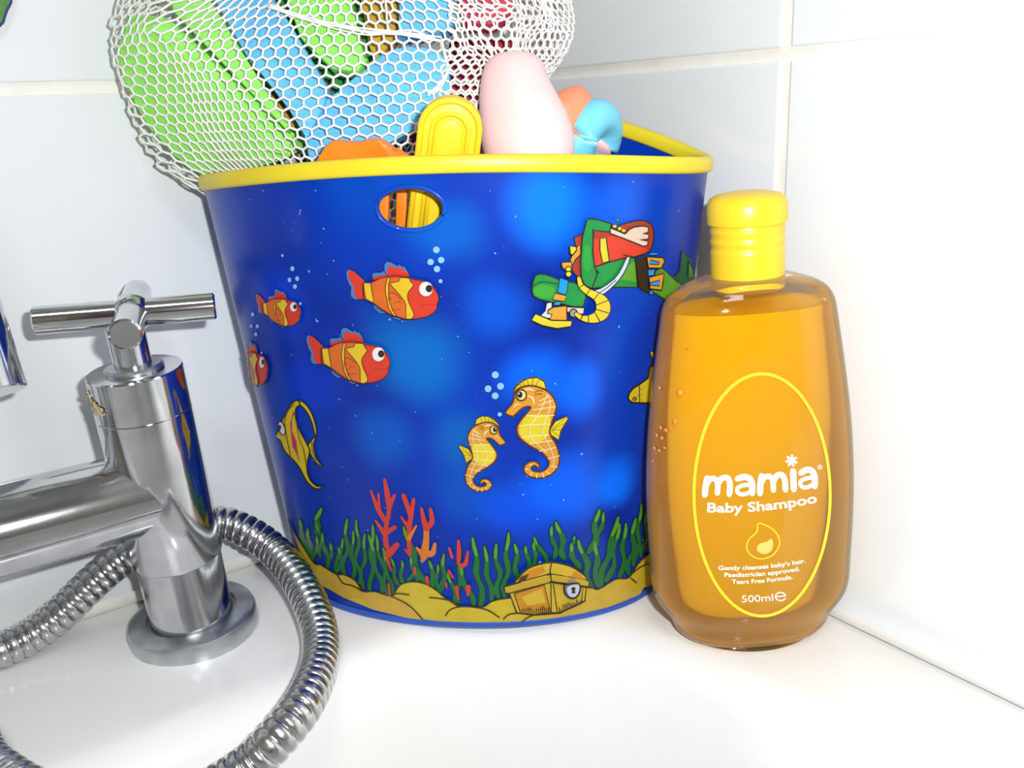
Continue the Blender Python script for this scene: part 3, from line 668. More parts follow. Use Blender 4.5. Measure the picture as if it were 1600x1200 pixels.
def clear_plastic():
    m = bpy.data.materials.new('clear_bottle_plastic'); m.use_nodes = True; nt = m.node_tree; nt.nodes.clear(); L = nt.links.new
    out = nt.nodes.new('ShaderNodeOutputMaterial'); t = nt.nodes.new('ShaderNodeBsdfTransparent'); t.inputs[0].default_value = (1, .985, .95, 1)
    d = nt.nodes.new('ShaderNodeBsdfDiffuse'); d.inputs[0].default_value = lin((250, 212, 140))
    g = nt.nodes.new('ShaderNodeBsdfGlossy'); g.inputs['Roughness'].default_value = .06
    lw = nt.nodes.new('ShaderNodeLayerWeight'); lw.inputs['Blend'].default_value = .25
    lf = nt.nodes.new('ShaderNodeFresnel'); lf.inputs['IOR'].default_value = 1.45
    a = nt.nodes.new('ShaderNodeMixShader'); b = nt.nodes.new('ShaderNodeMixShader')
    mm = nt.nodes.new('ShaderNodeMath'); mm.operation = 'MULTIPLY'; mm.inputs[1].default_value = .5; L(lw.outputs['Facing'], mm.inputs[0])
    L(mm.outputs[0], a.inputs[0]); L(t.outputs[0], a.inputs[1]); L(d.outputs[0], a.inputs[2])
    L(lf.outputs[0], b.inputs[0]); L(a.outputs[0], b.inputs[1]); L(g.outputs[0], b.inputs[2]); L(b.outputs[0], out.inputs['Surface'])
    return m
mk('bottle_body', bm, clear_plastic(), bottle, angle=60)
bm = bmesh.new(); zl_ = zs(474); rl_ = [bot_ring(max(q.x - .0022, .004), max(q.y, .003)) for q in pr if .0025 < q.y < zl_]
loft(bm, rl_, True, True); mk('shampoo', bm, amber(), bottle, angle=60)
M_cap = mat('cap_yellow', (236, 200, 38), .35, noise=(230, 192, 34), scale=40, sss=.15)
def cz(py): return zs(py)
z0, z1 = cz(447), cz(345)
r0 = hw_(440, 56); 
cp = bmesh.new()
pf = [(r0 * .9, z0 - .001), (r0, z0), (r0 * 1.005, z0 + .001)]
zz = cz(392)
pf += [(r0 * 1.01, zz - .002)]
for k in range(3):
    zb = zz + k * .0042
    pf += [(r0 * 1.012, zb), (r0 * 1.012, zb + .0012), (r0 * .985, zb + .0018), (r0 * .985, zb + .0034)]
ztop = cz(345)
lathe(cp, bb, bz, pf + [(r0 * 1.0, ztop - .001), (r0 * 1.0, ztop + .001)], 56, bx, by)
cap = mk('cap', cp, M_cap, bottle, angle=40)
cp = bmesh.new(); rl = r0 * 1.09; zl = ztop - .0005
lathe(cp, bb, bz, [(r0 * .95, zl), (rl * .985, zl), (rl, zl + .0012), (rl, zl + .0045), (rl * .985, zl + .0075), (rl * .93, zl + .0098), (rl * .8, zl + .0112), (rl * .5, zl + .0122), (.0005, zl + .0126)], 56, bx, by)
lid = mk('lid', cp, M_cap, bottle, angle=40); lid.parent = cap; lid.matrix_parent_inverse = Matrix.Identity(4)
# liquid bubbles on the inside of the wall
M_bub = mat('air_bubble', (236, 150, 24), .05, spec=.9)
bm = bmesh.new()
for x, y, r in ((1062, 614, 7), (1054, 659, 5), (1030, 606, 4), (1032, 668, 4), (1040, 672, 4), (1047, 670, 3), (1026, 680, 4), (1034, 684, 4), (1022, 700, 4), (1030, 704, 3.5), (1038, 700, 3), (1020, 720, 3), (1088, 1005, 4), (1108, 925, 2.5), (1112, 938, 2.5), (1075, 545, 3), (1134, 484, 3)):
    h = hit(SV, x, y)
    if h:
        R_ = r * depth(h[0]) / FPX
        bmesh.ops.create_icosphere(bm, subdivisions=2, radius=R_, matrix=Matrix.Translation(h[0] - h[1] * R_ * .6))
tag(mk('air_bubbles', bm, M_bub, bottle), kind='stuff')
# label print
LY, WH = (290, 250, 60), (255, 255, 252)
p = Print('label_oval', bottle, SV, base=.0002)
p.stroke([(1190.5 + 106 * cos(2 * pi * k / 72), 773 + 189 * sin(2 * pi * k / 72)) for k in range(72)], 4.6, LY, closed=True); p.done('thin yellow oval outline')
p = Print('label_droplet', bottle, SV, base=.0002).at(1070, 680, .23324)
p.stroke(SMC([(490, 590), (482, 645), (435, 690), (413, 740), (430, 790), (480, 822), (530, 825), (590, 800), (630, 740), (630, 690), (600, 640), (550, 605)], 3), 8, LY, closed=True)
p.poly(SMC([(481, 755), (500, 725), (550, 710), (578, 690), (590, 730), (575, 775), (530, 795), (490, 780)], 3), (255, 232, 120)); p.done()
def LP(n): return Print(n, bottle, SV, base=.0002).at(1070, 680, .23324)
p = LP('label_letter')
def S_(pts, wd=41): p.layer = 0; p.stroke(pts, wd, WH, smooth=5)
S_([(134, 396), (140, 340), (150, 288)]); S_([(146, 330), (168, 295), (200, 290), (220, 320), (218, 385)], 36); S_([(218, 330), (245, 290), (285, 285), (302, 325), (298, 392)], 38)
p.done(); p = LP('label_letter'); S_([(355, 290), (395, 278), (435, 290), (450, 330), (450, 385)]); S_([(452, 332), (400, 332), (358, 348), (350, 374), (372, 393), (410, 391), (448, 370)], 27)
p.done(); p = LP('label_letter'); S_([(503, 385), (505, 330), (512, 275)]); S_([(510, 320), (535, 280), (568, 276), (588, 305), (592, 365)], 36); S_([(590, 315), (615, 270), (650, 266), (668, 300), (672, 362)], 38)
p.done(); p = LP('label_letter'); S_([(728, 358), (726, 300), (724, 242)], 42)
p.done(); p = LP('label_letter'); S_([(778, 250), (815, 230), (850, 240), (868, 280), (868, 338)]); S_([(870, 282), (820, 286), (778, 304), (772, 330), (795, 348), (830, 343), (866, 322)], 27)
p.done(); p = LP('label_asterisk')
for k in range(7):
    a = 2 * pi * k / 7 - pi / 2 + .1; S_([(713, 170), (713 + 16 * cos(a), 170 + 16 * sin(a)), (713 + 33 * cos(a), 170 + 33 * sin(a))], [8, 15, 17])
p.done(); p = LP('label_registered_mark'); p.layer = 0; p.stroke([(903 + 14 * cos(2 * pi * k / 16), 212 + 13 * sin(2 * pi * k / 16)) for k in range(16)], 3, WH, closed=True)
p.stroke([(898, 218), (898, 206), (905, 206), (906, 211), (899, 212), (906, 219)], 2.4, WH)
p.done()
def tline(*a):
    global p
    p = LP('label_text_line'); text(*a); p.done()['kind'] = 'stuff'
def text(s, pts, capz, bold=0.0, shear=0.0, sx=1.0):
    """lettering s along a baseline through three points (zoom units), cap height capz"""
    cu = bpy.data.curves.new('t', 'FONT'); cu.body = s; cu.size = 1; cu.offset = bold; cu.shear = shear; cu.resolution_u = 3
    o = bpy.data.objects.new('t', cu); COL.objects.link(o); bpy.context.view_layer.update()
    dg = bpy.context.evaluated_depsgraph_get(); me = bpy.data.meshes.new_from_object(o.evaluated_get(dg))
    bpy.data.objects.remove(o, do_unlink=True)
    if not me.vertices: return
    xs = [v.co.x for v in me.vertices]; x0, x1 = min(xs), max(xs)
    A, B, C = (Vector(q) for q in pts); Bm = 2 * B - .5 * (A + C)
    m = ink(WH)
    if m not in p.mats: p.mats.append(m)
    mi = p.mats.index(m); idx = []
    for v in me.vertices:
        t = (v.co.x - x0) / (x1 - x0); q = A * (1 - t) ** 2 + Bm * 2 * t * (1 - t) + C * t * t
        tg = (Bm - A) * (1 - t) + (C - Bm) * t; tg.normalize(); up = Vector((tg.y, -tg.x))
        q = q + up * (v.co.y / .72 * capz)
        pp = p.P(q); h = hit(p.bv, *pp)
        if h: idx.append(len(p.v)); p.v.append(h[0] + h[1] * (p.base + p.step))
        else: idx.append(None)
    for f in me.polygons:
        g = [idx[i] for i in f.vertices]
        if None not in g: p.f.append(g); p.mi.append(mi)
    bpy.data.meshes.remove(me)
tline('Baby Shampoo', ((150, 513), (520, 503), (886, 447)), 64, .022)
tline("Gently cleanses baby's hair.", ((224, 900), (520, 892), (808, 851)), 29, .018)
tline('Paediatrician approved.', ((265, 947), (520, 939), (770, 905)), 29, .018)
tline('Tears Free Formula.', ((314, 993), (520, 986), (722, 959)), 29, .018)
p = LP('label_text_line'); text('500ml', ((381, 1118), (486, 1114), (592, 1106)), 48, .002)
p.layer = 0; p.stroke([(640 + 34 * cos(a), 1079 - 27 * sin(a)) for a in [radians(-28 - 12 * k) for k in range(0, 28)]][::-1], 8, WH)
p.stroke([(612, 1080), (668, 1074)], 7, WH)
p.done()['kind'] = 'stuff'

# ------------------------------------------------------------------ bath mixer tap
tb = PZ(306, 985); tb.z = 0
TL = radians(1.9)
tz = (Vector((0, 0, 1)) - RH * sin(TL) - FH * sin(radians(3.5))).normalized()
tap = empty('bath_mixer_tap', tb, 'chrome bath mixer tap with a cross handle standing on the ledge', 'tap')
def part(name, base, axis, prof, m=M_chrome, parent=tap, n=48, angle=35):
    bm = bmesh.new(); lathe(bm, base, axis, prof, n); o = mk(name, bm, m, parent if parent is tap else None, angle=angle)
    if parent is not tap:
        o.parent = parent; o.matrix_parent_inverse = Matrix.Translation(tap.location).inverted()
    return o
part('flange', tb, tz, [(.0288, -.001), (.0302, .0005), (.0302, .0075), (.0294, .0098), (.0270, .0108), (.0212, .0110), (.0208, .0095)], M_chrome_dull)
part('pillar', tb, tz, [(.0202, .0075), (.0202, .0085), (.0193, .0105), (.0193, .0425), (.0186, .0430)])
part('body', tb, tz, [(.0186, .0428), (.0200, .0430), (.0204, .0436), (.0204, .1168), (.0200, .1171)])
part('bonnet', tb, tz, [(.0200, .1169), (.0204, .1174), (.0204, .1362), (.0199, .1369), (.0128, .1369), (.0128, .1372)])
part('washer', tb, tz, [(.0126, .1365), (.0126, .1382), (.0116, .1392), (.0072, .1394)], M_chrome_dull)
st = part('stem', tb, tz, [(.0080, .139), (.0080, .1525), (.0080, .160), (.0072, .163)])
HC = tb + tz * .1625 + RH * .0045
hd_ = (RH * cos(radians(17)) + FH * sin(radians(17)) - Vector((0, 0, 1)) * sin(TL * .6)).normalized(); hd2 = tz.cross(hd_).normalized()
handle = bpy.data.objects.new('cross_handle', None); COL.objects.link(handle); handle.parent = tap; handle.location = HC - tap.location
def hpart(name, d, l0, l1, r):
    bm = bmesh.new(); lathe(bm, HC, d, [(r * .8, l0), (r, l0 + .0006), (r, l1 - .0008), (r * .86, l1), (.0003, l1)], 28)
    o = mk(name, bm, M_chrome, None, angle=35); o.parent = handle; o.matrix_parent_inverse = Matrix.Translation(HC).inverted(); return o
hpart('handle_arm', hd_, .002, .0345, .0060); hpart('handle_arm', -hd_, .002, .0385, .0060)
hpart('handle_arm', hd2, .002, .040, .0062); hpart('handle_arm', -hd2, .002, .036, .0064)
bm = bmesh.new(); bmesh.ops.create_uvsphere(bm, u_segments=24, v_segments=14, radius=.0086, matrix=Matrix.Translation(HC)); o = mk('handle_hub', bm, M_chrome); o.parent = handle; o.matrix_parent_inverse = Matrix.Translation(HC).inverted()
# horizontal mixer body, parallel to the left wall
mz = tb + tz * .0785
part('mixer_barrel', mz, (-1, 0, 0), [(.0196, .004), (.0196, .009), (.0198, .150), (.0198, .155), (.019, .156)])
part('flange', tb + Vector((-.16, 0, 0)), (0, 0, 1), [(.0288, -.001), (.0302, .0005), (.0302, .0075), (.0294, .0098), (.0270, .0108), (.0212, .0110), (.0208, .0095)], M_chrome_dull)
part('pillar', tb + Vector((-.16, 0, 0)), (0, 0, 1), [(.0202, .0075), (.0193, .0105), (.0193, .0395), (.0204, .0406), (.0204, .136), (.019, .137)])
# limescale crust
bm = bmesh.new()
for x, y, r in ((173, 628, 7), (178, 634, 6), (168, 618, 5), (184, 628, 5), (166, 606, 4), (176, 622, 6), (187, 634, 3), (171, 636, 4)):
    d = None
    c = PD(x, y, depth(tb + tz * .118) - .012)
    bmesh.ops.create_icosphere(bm, subdivisions=2, radius=r * .40 / FPX, matrix=Matrix.Translation(c))
ax0 = tb
for v in bm.verts:                           # press the crust onto the cylinder wall
    h_ = (v.co - tb).dot(tz); c = tb + tz * h_; d = v.co - c; L_ = .0205 + random.uniform(0, .0011)
    v.co = c + d.normalized() * L_
mk('limescale_crust', bm, mat('limescale', (214, 196, 160), .9, noise=(196, 170, 128), scale=200, bump=.6, bscale=900), tap)

# ------------------------------------------------------------------ shower handset (its handle end shows at the picture edge)
hs0, hs1 = PD(-14, 617, .352), PD(-190, 66, .352)
hsd = (hs1 - hs0).normalized()
hand = empty('shower_handset', hs0, 'chrome shower handset resting in its cradle beside the tap', 'shower head')
bm = bmesh.new(); lathe(bm, hs0, hsd, [(.0125, 0), (.0132, .0006), (.0132, .004), (.0134, .09), (.013, .12), (.011, .16)], 36); mk('handset_handle', bm, M_chrome, hand, angle=35)
bm = bmesh.new(); e = hs0 + hsd * .16; lathe(bm, e, (hsd + FWD * -.8).normalized(), [(.008, -.012), (.012, 0), (.028, .012), (.034, .022), (.034, .028), (.031, .03)], 36); mk('spray_head', bm, M_chrome, hand, angle=35)
bm = bmesh.new(); cpos = tb + Vector((-.085, -.0, .0745 + .019)); tube(bm, [cpos - Vector((0, 0, .003)), cpos + Vector((0, -.012, .012)), hs0 + hsd * .012 + Vector((0, .012, 0))], .006, 16); mk('handset_cradle', bm, M_chrome, tap, angle=35)

# ------------------------------------------------------------------ shower hose
ctrl = [mz + Vector((-.125, .0, -.018)), mz + Vector((-.127, .003, -.045)), PY(-70, 1046, -.024), PY(0, 1016, -.0235), PY(50, 992, -.022), PY(100, 954, -.021), PY(150, 906, -.0195), PY(198, 867, -.0185), PY(270, 826, -.0185), PY(340, 816, -.022),
        PY(385, 830, -.031), PY(430, 862, -.0445), PZ(467, 908, .0185), PZ(491, 958, .0125), PZ(502, 1006, .0085), PZ(496, 1052, .0085), PZ(472, 1104, .0085), PZ(432, 1154, .004), PZ(385, 1198, -.004), PZ(300, 1245, -.010), PZ(170, 1268, -.006), PZ(70, 1246, .004), PZ(-10, 1200, .0085), PZ(-100, 1130, .0085), Vector((-.44, -.055, .0086)), Vector((-.56, -.052, .0086)), Vector((-.66, -.062, .0086))]
path = catmull(ctrl, 40)
# resample at constant spacing
L_ = [0]
for a, b in zip(path, path[1:]): L_.append(L_[-1] + (b - a).length)
pitch, sub = .0048, 8
N = int(L_[-1] / pitch * sub); pts = []; j = 0
for i in range(N + 1):
    s = i * pitch / sub
    while j < len(L_) - 2 and L_[j + 1] < s: j += 1
    t = (s - L_[j]) / max(1e-9, L_[j + 1] - L_[j]); pts.append(path[j].lerp(path[j + 1], min(1, t)))
def bath_z(x, y):
    d = min(bx1 - x, by1 - y)
    if d <= PROF[0][0]: return 0.0
    for (a, za), (b, zb) in zip(PROF, PROF[1:]):
        if d <= b: return za + (zb - za) * (d - a) / (b - a)
    return PROF[-1][1]
for q in pts:
    q.z = max(q.z, max(bath_z(q.x + .003, q.y + .003), bath_z(q.x, q.y)) + .0085)
pr_ = [.0076, .0083, .0086, .0087, .0087, .0087, .0086, .0083]
bm = bmesh.new(); tube(bm, pts, [pr_[i % sub] for i in range(N + 1)], 20)
hose = tag(mk('shower_hose', bm, mat('hose_chrome', (206, 206, 204), .22, 1.0, noise=(190, 192, 194), scale=90, coat=.6), angle=80), 'ribbed chrome shower hose looping round the tap', 'hose')

# ------------------------------------------------------------------ toys in the bucket
def prism(bm, pxs, dfn, th, bev=.0012, seg=3):
    """slab whose front outline shows at the photo points, dfn gives depth for a row"""
    f = [PD(x, y, dfn(x, y)) for x, y in pxs]
    nrm = Vector((0, 0, 0)); n = len(f)
    for i in range(n): nrm += (f[i] - f[0]).cross(f[(i + 1) % n] - f[0])
    nrm.normalize()
    if nrm.dot(FWD) < 0: nrm = -nrm
    a = [bm.verts.new(q) for q in f]; b = [bm.verts.new(q + nrm * th) for q in f]
    bm.faces.new(a); bm.faces.new(b[::-1])
    for i in range(n): bm.faces.new((a[i], b[i], b[(i + 1) % n], a[(i + 1) % n]))
    if bev:
        es = [e for e in bm.edges if (e.verts[0] in a and e.verts[1] in a) or (e.verts[0] in b and e.verts[1] in b)]
        bmesh.ops.bevel(bm, geom=es, offset=bev, segments=seg, affect='EDGES', profile=.5)
    return nrm
def arch(cx, cy, r, slope, ybot, n=18):
    """upright arch outline leaning by slope (dx per dy)"""
    top = [(cx + r * cos(a), cy - r * sin(a)) for a in [pi * k / n for k in range(n + 1)]]
    return [(cx + r + slope * (ybot - cy), ybot)] + top + [(cx - r + slope * (ybot - cy), ybot)]
M_yel = mat('toy_yellow', (255, 214, 40), .4, noise=(250, 204, 34), scale=30, sss=.1)
M_org = mat('toy_orange', (255, 140, 30), .35, noise=(248, 128, 24), scale=30, sss=.1)
yd = lambda x, y: .3665 + (y - 250) * .00013
yb = PD(690, 480, yd(0, 480))
yt = empty('yellow_bath_toy', yb, 'yellow long round-ended plastic toy standing upright in the bucket', 'toy')
sl = -.115
bm = bmesh.new(); prism(bm, arch(703, 203, 50, sl, 480), yd, .007); mk('toy_body', bm, M_yel, yt, angle=40)
for nm_, r_, tr in (('outer_ridge', 46, .0013), ('middle_ridge', 29, .0010), ('inner_ridge', 22, .0009)):
    bm = bmesh.new(); A_ = arch(703 + (50 - r_) * 0, 203 + (0 if r_ > 40 else 4), r_, sl, 470); tube(bm, [PD(x, y, yd(x, y) - .0001) for x, y in A_], tr, 10); mk(nm_, bm, M_yel, yt)
bm = bmesh.new(); prism(bm, arch(703, 207, 20, sl, 465), lambda x, y: yd(x, y) - .0012, .002, .0005); mk('inner_panel', bm, M_yel, yt, angle=40)

od = lambda x, y: .3735 + (y - 250) * .00013
ob = PD(565, 420, od(0, 420))
ot = empty('orange_bath_toy', ob, 'orange plastic toy with a wavy top edge just above the bucket rim', 'toy')
bm = bmesh.new()
top = SMC([(478, 330), (490, 264), (500, 243), (511, 227), (524, 222), (545, 224.5), (562, 224), (582, 220), (600, 222.5), (612, 232), (622, 240), (640, 248), (650, 300), (640, 296), (620, 290), (560, 288)], 3)
prism(bm, top, od, .005, .0012)
body_o = mk('toy_body', bm, M_org, ot, angle=45)
bm = bmesh.new(); 
c0 = PD(551.5, 256, od(0, 256)); lathe(bm, c0 + FWD * .0006, -FWD, [(.0001, .0), (.0026, .0), (.0027, .0009), (.0021, .0011), (.0020, .0007)], 24); mk('eyelet', bm, mat('eyelet_dark', (96, 84, 78), .5), ot)
for x0_, x1_ in ((587, 609), (619.5, 637), (500, 516), (540, 556)):
    bm = bmesh.new(); prism(bm, [(x0_, 275), (x1_, 275), (x1_ - 4, 420), (x0_ - 4, 420)], od, .005, .0012); mk('bar', bm, M_org, ot, angle=45)

# pale blue, orange and pink squeezy toy (plain stand-in)
M_pink = mat('toy_pink', (252, 210, 208), .4, noise=(250, 202, 202), scale=20, sss=.2)
M_or2 = mat('toy_peach', (252, 150, 110), .4); M_cy = mat('toy_pale_blue', (120, 212, 240), .4)
dk = .392
pt = empty('squeezy_bath_toy', PD(830, 262, dk), 'pink pear-shaped squeezy bath toy with orange middle and pale blue ring', 'toy')
axp = [(805, 84, 3), (805, 86, 24), (805, 89, 33), (805, 94, 40), (804, 104, 47), (804, 118, 51), (807, 136, 57), (812, 156, 63), (818, 178, 69), (822, 200, 72), (825, 222, 73), (827, 244, 70), (828, 262, 62), (829, 278, 48), (829, 290, 26), (829, 294, 4)]
bm = bmesh.new(); rings = []
for x, y, r in axp:
    c = PD(x, y, dk); R_ = r * dk / FPX; rings.append([c + RGT * (R_ * cos(2 * pi * k / 40)) + FWD * (R_ * .8 * sin(2 * pi * k / 40)) for k in range(40)])
loft(bm, rings); mk('toy_body', bm, M_pink, pt)
def ellipsoid(name, c, axes, m, parent):
    bm = bmesh.new(); bmesh.ops.create_uvsphere(bm, u_segments=32, v_segments=20, radius=1)
    for v in bm.verts: v.co = c + axes[0] * v.co.x + axes[1] * v.co.y + axes[2] * v.co.z
    return mk(name, bm, m, parent)
k_ = .405 / FPX
d1 = (RGT * .86 - UPV * .5); d2 = (RGT * .5 + UPV * .86)
ellipsoid('middle', PD(880, 196, .405), (d1 * 40 * k_, d2 * 66 * k_, FWD * .015), M_or2, pt)
bm = bmesh.new(); cc = PD(922, 222, .409); Rm, rm = 38 * k_, 30 * k_
n1 = (d1 * .9 - FWD * .44).normalized(); e1, e2 = frame(n1)
ring_tube(bm, [cc + (e1 * cos(2 * pi * k / 48) + e2 * sin(2 * pi * k / 48)) * Rm for k in range(48)], rm, 18); mk('ring', bm, M_cy, pt)
ellipsoid('tail_end', PD(925, 225, .41), (d1 * 34 * k_, d2 * 12 * k_, FWD * .0105), M_pink, pt)

# ------------------------------------------------------------------ net bag and the foam shapes in it
LIME, BLUE_, GREEN, OCH, REDT = (154, 236, 104), (104, 194, 248), (52, 150, 66), (206, 158, 48), (206, 62, 84)
hullpts = []
def foam(name, label, rgb, pxs, d, th, group=None, tilt=(0, 0)):
    bm = bmesh.new(); cx = sum(p[0] for p in pxs) / len(pxs); cy = sum(p[1] for p in pxs) / len(pxs)
    prism(bm, pxs, lambda x, y: d + tilt[0] * (x - cx) + tilt[1] * (y - cy), th, .0012, 2)
    for v in bm.verts: hullpts.append(v.co.copy())
    m = mat('foam_%d_%d_%d' % rgb, rgb, .75, noise=tuple(int(c * .95) for c in rgb), scale=90, bump=.15, bscale=1500)
    o = mk(name, bm, m, angle=40); tag(o, label, 'toy'); return o
# big lime block: ridge towards the viewer
bm = bmesh.new()
A_, B_ = PD(236, 46, .388), PD(449, 248, .4005); C_, D_ = PD(181, 78, .400), PD(318, 276, .4195); E_, F_ = PD(258, 26, .3905), PD(462, 212, .4005)
back = [q + (FWD * .013 + RGT * .004) for q in (C_, D_, E_, F_)]
C2_ = PD(205, 20, .397); back += [PD(186, 112, .402), PD(203, 152, .4065), PD(232, 203, .4125), PD(272, 246, .418)]
for q in (A_, B_, C_, D_, E_, F_, C2_, *back): bm.verts.new(q)
bmesh.ops.convex_hull(bm, input=bm.verts)
bmesh.ops.bevel(bm, geom=list(bm.edges), offset=.001, segments=2, affect='EDGES')
for v in bm.verts: hullpts.append(v.co.copy())
lime = mk('foam_block', bm, mat('foam_lime', LIME, .75, noise=(146, 226, 98), scale=90, bump=.15, bscale=1500), angle=30)
tag(lime, 'lime green chunky wedge block at the outer side of the net bag', 'toy')
foam('foam_bar', 'lime green slanting bar beside the wedge block in the net bag', LIME, [(240, -60), (298, -50), (392, 104), (452, 194), (446, 202), (272, 20)], .3925, .009)
foam('foam_piece', 'small ochre sliver between lime and blue bars in the net bag', OCH, [(380, 82), (470, 110), (478, 215), (455, 235)], .411, .008)
foam('foam_bar', 'sky blue slanting bar in the net bag', BLUE_, [(302, -60), (385, -60), (455, 40), (512, 136), (506, 166), (476, 222), (455, 168), (390, 98)], .3935, .012)
foam('foam_piece', 'dark green flat piece behind the lime letter shape in the net bag', GREEN, [(392, -60), (600, -60), (600, 60), (565, 128), (528, 150), (508, 124)], .410, .008)
foam('foam_piece', 'lime green letter shape in the middle of the net bag', LIME, [(425, -60), (552, -60), (546, 10), (574, 92), (558, 112), (520, 108), (470, 60)], .3925, .012)
foam('foam_piece', 'ochre yellow strip high in the net bag', OCH, [(552, -60), (622, -60), (618, 60), (585, 98), (576, 70)], .4005, .010)
foam('foam_piece', 'sky blue square piece high in the net bag beside the red one', BLUE_, [(625, -60), (700, -60), (714, 34), (690, 50), (622, 56)], .394, .012)
foam('foam_piece', 'large sky blue rounded piece low in the net bag', BLUE_, SMC([(484, 180), (560, 122), (596, 84), (660, 72), (696, 92), (700, 155), (650, 200), (560, 245), (490, 262)], 3), .3955, .012, tilt=(0, .00004))
foam('foam_piece', 'red piece high in the net bag', REDT, [(706, -60), (800, -60), (800, 18), (770, 38), (720, 36)], .396, .012)
foam('foam_piece', 'dark red piece low in the net bag behind the yellow toy', (170, 44, 60), [(702, 60), (800, 60), (780, 190), (720, 250), (640, 230), (646, 196), (698, 160)], .411, .010)
for x, y, d in ((190, -10, .397), (172, 44, .4), (180, 95, .40), (197, 146, .405), (217, 206, .4125), (240, 253, .420), (292, 276, .428), (888, 0, .43), (890, 55, .43), (868, 98, .43), (700, 20, .391), (560, 60, .389), (560, 190, .391), (480, 120, .390), (800, 60, .40),
                (350, 40, .432), (700, 50, .455), (600, 250, .455), (250, -140, .40), (450, -220, .40), (700, -190, .41), (850, -110, .425), (450, -200, .43), (700, -180, .45), (520, 420, .44), (640, 420, .44), (580, 470, .45), (420, 330, .432), (700, 340, .44)):
    hullpts.append(PD(x, y, d))
bm = bmesh.new()
for q in hullpts: bm.verts.new(q)
r = bmesh.ops.convex_hull(bm, input=bm.verts)
bmesh.ops.delete(bm, geom=list({v for v in bm.verts if not v.link_faces}), context='VERTS')
bmesh.ops.recalc_face_normals(bm, faces=bm.faces)
HV = BVHTree.FromBMesh(bm); hz = [v.co.z for v in bm.verts]; bm.free()
cen = PD(560, 60, .415)
from mathutils import noise as NZ
def net(name, cols, zlo, zhi, dz, off, amp, keep=None, rad=.0006, freq=38, mfilter=None):
    """hexagonal cord netting wrapped round the bag's contents"""
    def S(u, v):
        z = zlo + v * dz; a = 2 * pi * u / cols
        # denser columns on the side seen from the wall corner are not needed: even spacing by arc
        a = ang(u / cols)
        c = Vector((cen.x, cen.y, z)); d = Vector((cos(a), sin(a), 0))
        h = HV.ray_cast(c, d)
        q = h[0] if h[0] is not None else c + d * .002
        nn = NZ.noise(q * freq); q = q + d * (off + amp * nn) 
        q = q + Vector((NZ.noise(q * 60 + Vector((5, 0, 0))), NZ.noise(q * 60 + Vector((0, 9, 0))), NZ.noise(q * 60 + Vector((0, 0, 3))))) * amp * .5
        return q
    # arc-length table round the bag at mid height
    tab = []; zc = cen.z; s = 0; last = None; NN = 720
    for k in range(NN + 1):
        a = 2 * pi * k / NN; h = HV.ray_cast(Vector((cen.x, cen.y, zc)), Vector((cos(a), sin(a), 0))); q = h[0] if h[0] is not None else cen
        if last is not None: s += (q - last).length
        tab.append(s); last = q
    def ang(f):
        t = (f % 1.0) * s; lo, hi = 0, NN
        while hi - lo > 1:
            m_ = (lo + hi) // 2
            if tab[m_] <= t: lo = m_
            else: hi = m_
        return 2 * pi * (lo + (t - tab[lo]) / max(1e-9, tab[hi] - tab[lo])) / NN
    nodes = {}; edges = []
    rows = int((zhi - zlo) / dz)
    def node(i, j):                          # brick-lattice hexagons
        key = (i % cols, j)
        if key not in nodes:
            dv = .17 if (i + j) % 2 == 0 else -.17
            nodes[key] = S(i, j + dv)
        return key
    for j in range(rows):
        for i in range(cols):
            a = node(i, j); b = node(i + 1, j); edges.append((a, b))
            if (i + j) % 2 == 0 and j + 1 < rows: edges.append((a, node(i, j + 1)))
    V, F = [], []
    for a, b in edges:
        A, B = nodes[a], nodes[b]
        if mfilter and not mfilter((A + B) / 2): continue
        if (A - B).length > .02 or (A - B).length < 1e-5: continue
        x, y = frame(B - A); e = (B - A).normalized() * rad * .3; i0 = len(V)
        for q in (A - e, B + e):
            for k in range(4): V.append(q + (x * cos(pi / 2 * k) + y * sin(pi / 2 * k)) * rad)
        for k in range(4): F.append((i0 + k, i0 + (k + 1) % 4, i0 + 4 + (k + 1) % 4, i0 + 4 + k))
    me = bpy.data.meshes.new(name); me.from_pydata([tuple(v) for v in V], [], F)
    return me, s
zmin, zmax = min(hz), max(hz)
bag = empty('net_toy_bag', Vector((cen.x, cen.y, zmin)), 'white hexagon mesh net bag stuffed with foam shapes, standing in the bucket', 'bag')
me, per = net('netting', 176, zmin + .004, zmax - .001, .0042, .0009, .0007)
o = link('netting', me, M_net, bag); tag(o, kind='stuff')
def rightside(q):
    d = q - CAM; x = 800 + FPX * d.dot(RGT) / d.dot(FWD); y = 600 - FPX * d.dot(UPV) / d.dot(FWD)
    return x > 690 + 40 * NZ.noise(q * 50) and q.z > .2 and y > 0 - 1e9
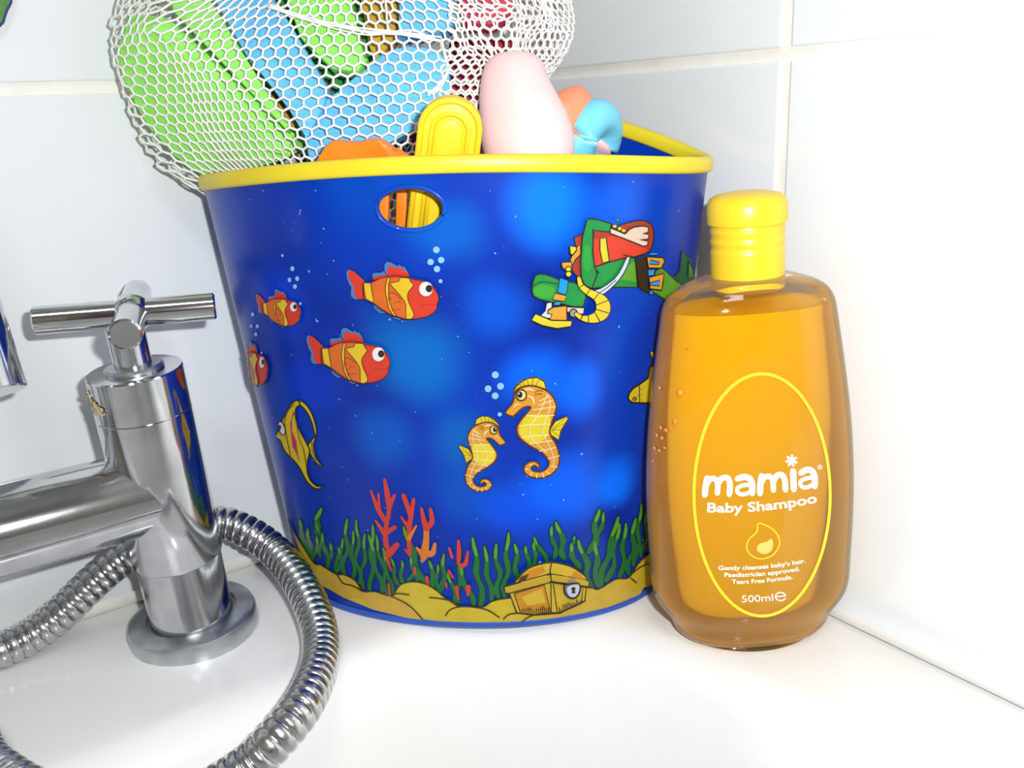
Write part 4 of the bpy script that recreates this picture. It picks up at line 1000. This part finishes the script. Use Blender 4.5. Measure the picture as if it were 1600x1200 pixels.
me, per = net('gathered_netting', 236, cen.z - .055, cen.z + .06, .0036, .0015, .0045, rad=.00058, freq=70, mfilter=lambda q: rightside(q))
o = link('gathered_netting', me, M_net, bag); tag(o, kind='stuff')
# drawn fold running across the bag
for pl in ([(418, 8), (470, 26), (520, 40), (580, 50), (640, 52), (690, 62)], [(600, -20), (604, 20), (606, 50)], [(690, 60), (696, 90), (700, 108), (690, 130), (668, 146)]):
    bm = bmesh.new()
    for k in range(7):
        Q = []
        for x, y in pl:
            d_ = ray(x, y + random.uniform(-5, 5)).normalized(); h = HV.ray_cast(CAM, d_)
            if h[0] is not None: Q.append(h[0] - d_ * (.0016 + random.uniform(0, .0008)))
        if len(Q) > 2: tube(bm, catmull(Q, 5), .00038, 5)
    mk('fold', bm, M_net, bag)

# ------------------------------------------------------------------ green cloth hanging on the wall beyond the tap
M_cl = mat('cloth_green', (96, 150, 76), .9, noise=(82, 132, 66), scale=200, bump=.5, bscale=900)
q0 = PY(15, 2, -.004)
cl = empty('face_cloth', (q0.x - .05, -.006, q0.z), 'small green cloth with dark scalloped edging hanging on the tiled wall', 'cloth')
bm = bmesh.new(); edge = [PY(16, -30, -.004), PY(15, 3, -.004), PY(9, 14, -.004), PY(6, 22, -.004), PY(3, 33, -.004), PY(-8, 44, -.004), PY(-40, 50, -.004), PY(-110, 56, -.004)]
lst = [Vector((q.x, 0, q.z)) for q in edge] + [Vector((q0.x - .09, 0, q0.z + .06)), Vector((q0.x - .045, 0, q0.z + .085)), Vector((q0.x, 0, q0.z + .04))]
a = [bm.verts.new(v + Vector((0, -.0045, 0))) for v in lst]; b = [bm.verts.new(v + Vector((0, .0005, 0))) for v in lst]
bm.faces.new(a); bm.faces.new(b[::-1])
for i in range(len(a)): bm.faces.new((a[i], b[i], b[(i + 1) % len(a)], a[(i + 1) % len(a)]))
mk('cloth_panel', bm, M_cl, cl, smooth=False)
bm = bmesh.new(); tube(bm, [Vector((v.x, -.003, v.z)) for v in lst[:8]], .0012, 8); mk('edging', bm, mat('cloth_edging', (70, 72, 120), .8), cl)
